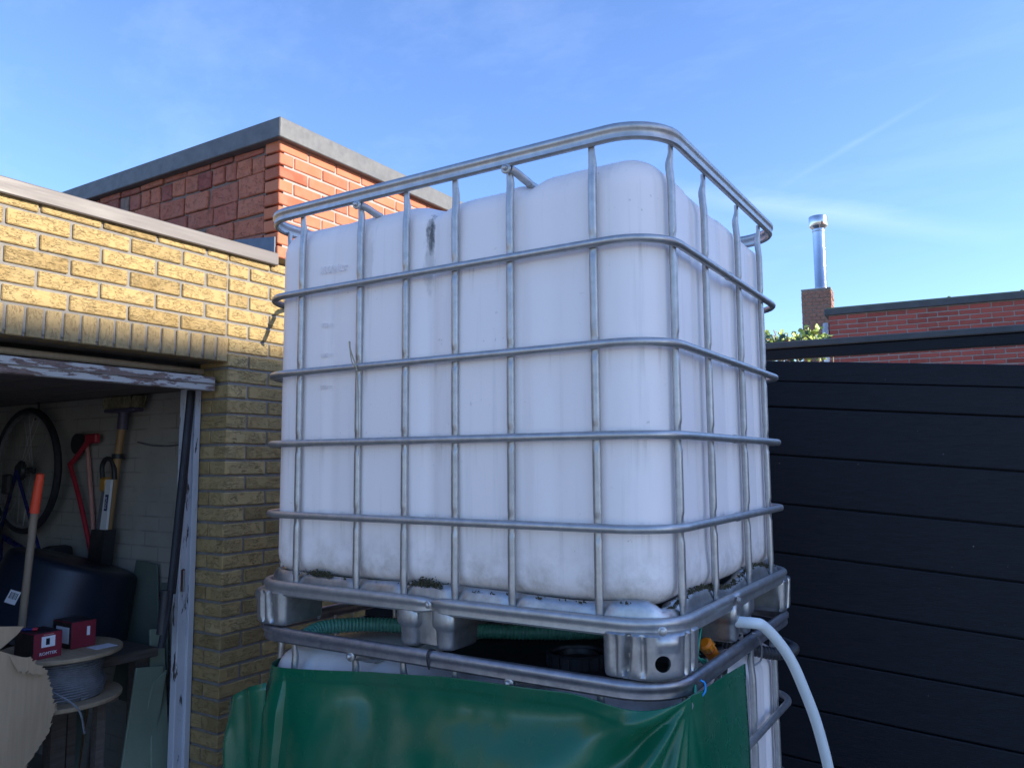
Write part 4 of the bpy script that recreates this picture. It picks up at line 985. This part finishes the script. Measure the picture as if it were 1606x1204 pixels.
# sticker on the side that faces the door
def sticker(a0, a1, h0, h1, off, mat, name, parent):
    V = []
    for h_ in (h0, h1):
        for k in range(5):
            a = a0 + (a1 - a0) * k / 4; rr = .335 - (h_ - .045) / .28 * .05 + off; V.append(tg(a, h_, rr))
    o = link_mesh(name, V, [(k, k + 1, k + 6, k + 5) for k in range(4)], mat); md = o.modifiers.new('t', 'SOLIDIFY'); md.thickness = .0006; kid(o, parent); return o
fa = math.atan2(-.60, 1.0) 
stk = sticker(fa - .70, fa - .53, .145, .20, .0015, 'label_white', 'sticker', tb)
for k in range(7):
    a = fa - .67 + .018 * k; o = sticker(a, a + .006 + .005 * (k % 3 == 0), .165, .192, .0028, 'black_plastic', 'barcode_bar', tb)

rl = root('cable_reel', (-2.68, .30, .70), 'wooden cable reel wound with grey cable standing in the garage doorway', 'cable reel')
rc = (-2.68, .30); 
lathe('top_flange', [(.0, .878), (.222, .878), (.225, .881), (.225, .892), (.222, .895), (0, .895)], 'plywood', rl, 48, (*rc, 0), None, False); lathe('bottom_flange', [(0, .700), (.226, .700), (.229, .703), (.229, .714), (.226, .717), (0, .717)], 'plywood', rl, 48, (*rc, 0), None, False)
P = []
for k in range(17 * 36 + 1):
    a = 2 * math.pi * k / 36; rr = .160 + .012 * noise.noise(Vector((k * .004, 0, 0))) + .004 * math.sin(k * .7); P.append(Vector((rc[0] + rr * math.cos(a), rc[1] + rr * math.sin(a), .722 + .150 * k / (17 * 36) + .006 * math.sin(a * 1.0 + k * .01))))
V, F = tube_geo(P, .0055, 6); o = link_mesh('wound_cable', V, F, 'cable_grey', True); kid(o, rl); lathe('drum', [(.152, .716), (.152, .879)], 'cable_grey', rl, 40, (*rc, 0))
tube('loose_cable', [(-2.56, .16, .815), (-2.50, .17, .79), (-2.45, .22, .745), (-2.43, .25, .70), (-2.43, .27, .62)], .004, 'cable_grey', rl, 6)
sd_ = root('reel_stand', (-2.68, .30, GZ), 'rough wooden stand carrying the cable reel, mostly hidden by cardboard', 'stand')
box('top', -2.86, -2.56, .07, .48, .668, .699, 'timber_dark', sd_)
for x, y, mt in ((-2.60, .075, 'timber_pale'), (-2.85, .075, 'timber_dark'), (-2.85, .42, 'timber_dark'), (-2.64, .42, 'timber_dark')): box('leg', x, x + .035, y, y + .035, GZ + .02, .667, mt, sd_)

def carton(x0, x1, y0, y1, z0, z1, label, big):
    R = root('carton', ((x0 + x1) / 2, (y0 + y1) / 2, z0), label, 'box', 'cartons on the cable reel')
    box('body', x0, x1, y0, y1, z0, z1, 'box_maroon', R, .0015); box('side_print', x0 + .003, x1 - .001, y0 - .0012, y0 - .0002, z0 + .002, z1 - .002, 'box_black', R); box('lid_print', x0 + .002, x1 - .002, y0 + .002, y1 - .002, z1 + .0002, z1 + .0012, 'box_black', R)
    mx = Matrix.Rotation(math.pi / 2, 4, 'Z') @ mr
    if big:
        box('label', x1 + .0002, x1 + .0012, y0 + .028, y0 + .078, z0 + .042, z0 + .082, 'label_white', R); box('label_mark', x1 + .0013, x1 + .0018, y0 + .044, y0 + .058, z0 + .050, z0 + .074, 'tub_navy', R)
        text_part('lettering', 'ROMTEK', .0165, 'label_white', Matrix.Translation((x1 + .001, (y0 + y1) / 2 + .002, z0 + .018)) @ mx, R); box('print_line', x1 + .0002, x1 + .0010, y0 + .035, y0 + .072, z0 + .0865, z0 + .0890, 'pink_paint', R)
    else:
        box('label', x1 + .0002, x1 + .0012, y1 - .038, y1 - .026, z0 + .045, z0 + .080, 'label_white', R); box('label', x0 + .03, x1 - .015, y0 - .0024, y0 - .0014, z0 + .02, z1 - .02, 'label_white', R)
    return R
carton(-2.70, -2.56, .135, .240, .8955, .990, 'maroon carton with white label and lettering, nearest on the cable reel', True); carton(-2.76, -2.62, .308, .408, .8955, .998, 'plain maroon carton with tiny white sticker at the back of the reel', False)
pn = box('paper_sheet', -2.60, -2.53, .36, .45, .8955, .8965, 'label_white'); tag(pn, 'small sheet of white paper on the cable reel beside the maroon carton', 'paper')
ma = root('marker_pen', (-2.64, .16, .993), 'blue marker pen with red cap on the maroon carton', 'pen'); tube('barrel', [(-2.66, .135, .9985), (-2.63, .165, .9985)], .006, 'bike_blue', ma, 8, 1); tube('cap', [(-2.63, .165, .9985), (-2.618, .177, .9985)], .0065, 'red_paint', ma, 8, 1)

# torn cardboard
cb = root('torn_cardboard', (-2.45, -.1, GZ), 'torn brown cardboard box piece at the left edge of the doorway', 'cardboard')
def torn(name, P, x, mat, jag, par, th=.004, curl=0.0):
    Q = []
    for i in range(len(P)):
        a, b, j = P[i], P[(i + 1) % len(P)], P[i][2]
        n = 16 if j else 1
        for k in range(n):
            s = k / n; d = (random.uniform(-1, 1) * .005 + (random.uniform(0, .012) if random.random() < .3 else 0)) if j and 0 < k else 0; Q.append((a[0] + (b[0] - a[0]) * s + d, a[1] + (b[1] - a[1]) * s + d * .5))
    n = len(Q); X = lambda y, z: x + curl * (y + .05) ** 2 * 6 + .006 * math.sin(z * 9)
    V = [(X(y, z), y, z) for y, z in Q] + [(X(y, z) - th, y, z) for y, z in Q]
    o = link_mesh(name, V, [tuple(range(n)), tuple(reversed(range(n, 2 * n)))] + [(i, (i + 1) % n, n + (i + 1) % n, n + i) for i in range(n)], mat); kid(o, par)
torn('panel', [(-.55, .99, 0), (-.033, .978, 0), (-.001, .962, 0), (.06, .935, 1), (.13, .86, 1), (.152, .80, 1), (.165, .73, 1), (.152, .66, 1), (.10, .585, 1), (.06, .54, 1), (.02, .40, 0), (0, GZ + .02, 0), (-.55, GZ + .02, 0)], -2.45, 'cardboard_brown', 1, cb)
torn('flap', [(-.5, 1.07, 0), (-.014, 1.053, 0), (.066, 1.040, 0), (.045, 1.015, 0), (-.01, .975, 0), (-.5, .98, 0)], -2.50, 'cardboard_brown', 0, cb); torn('curl', [(-.01, .958, 0), (.05, .942, 1), (.125, .88, 0), (.10, .868, 1), (.02, .90, 0)], -2.436, 'cardboard_brown', 1, cb, .003)

# leaning boards
def board(P, th, mat, label, nm='board'):
    P = [Vector(p) for p in P]; nr = (P[1] - P[0]).cross(P[3] - P[0]).normalized() * th; V = P + [p - nr for p in P]
    o = link_mesh(nm, [V[0], V[1], V[2], V[3], V[4], V[5], V[6], V[7]], BOXF, mat); bevel_mesh(o, .002); return tag(o, label, 'board', 'boards leaning in the garage')
board([(-2.75, .669, .731), (-2.75, .800, .712), (-2.62, .66, .085), (-2.62, .50, .085)], .012, 'board_green', 'widest pale green board leaning in the doorway by the white post')
board([(-2.72, .735, .66), (-2.72, .80, .70), (-2.70, .735, .355), (-2.70, .655, .375)], .010, 'board_green', 'short pale green board lying on the widest leaning board')
board([(-2.86, .80, .86), (-2.86, .87, .85), (-2.55, .735, .085), (-2.55, .64, .085)], .012, 'board_green', 'narrow green board reaching highest next to the white door post')
board([(-2.68, .80, .55), (-2.68, .86, .56), (-2.5, .79, .085), (-2.5, .70, .085)], .012, 'shovel_wood', 'low greyish board at the foot of the white door post')
board([(-2.98, .50, .72), (-2.98, .60, .70), (-2.75, .40, .085), (-2.75, .28, .085)], .012, 'panel_green_dark', 'dark board in the shadow under the cable reel')
board([(-3.10, .885, 1.155), (-2.93, .885, 1.145), (-2.80, .84, .50), (-3.20, .84, .50)], .010, 'panel_green_dark', 'dark green panel leaning on the whitewashed wall right of the broom')
board([(-2.90, .888, 1.06), (-2.85, .888, 1.06), (-2.80, .87, .65), (-2.88, .87, .65)], .008, 'panel_green_dark', 'narrow dark strip leaning on the whitewashed wall')
pt = box('brick_stub', -2.97, -2.93, .885, .9045, .93, 1.0, 'red_paint'); tag(pt, 'small exposed red brick in the whitewashed garage wall', 'brick')
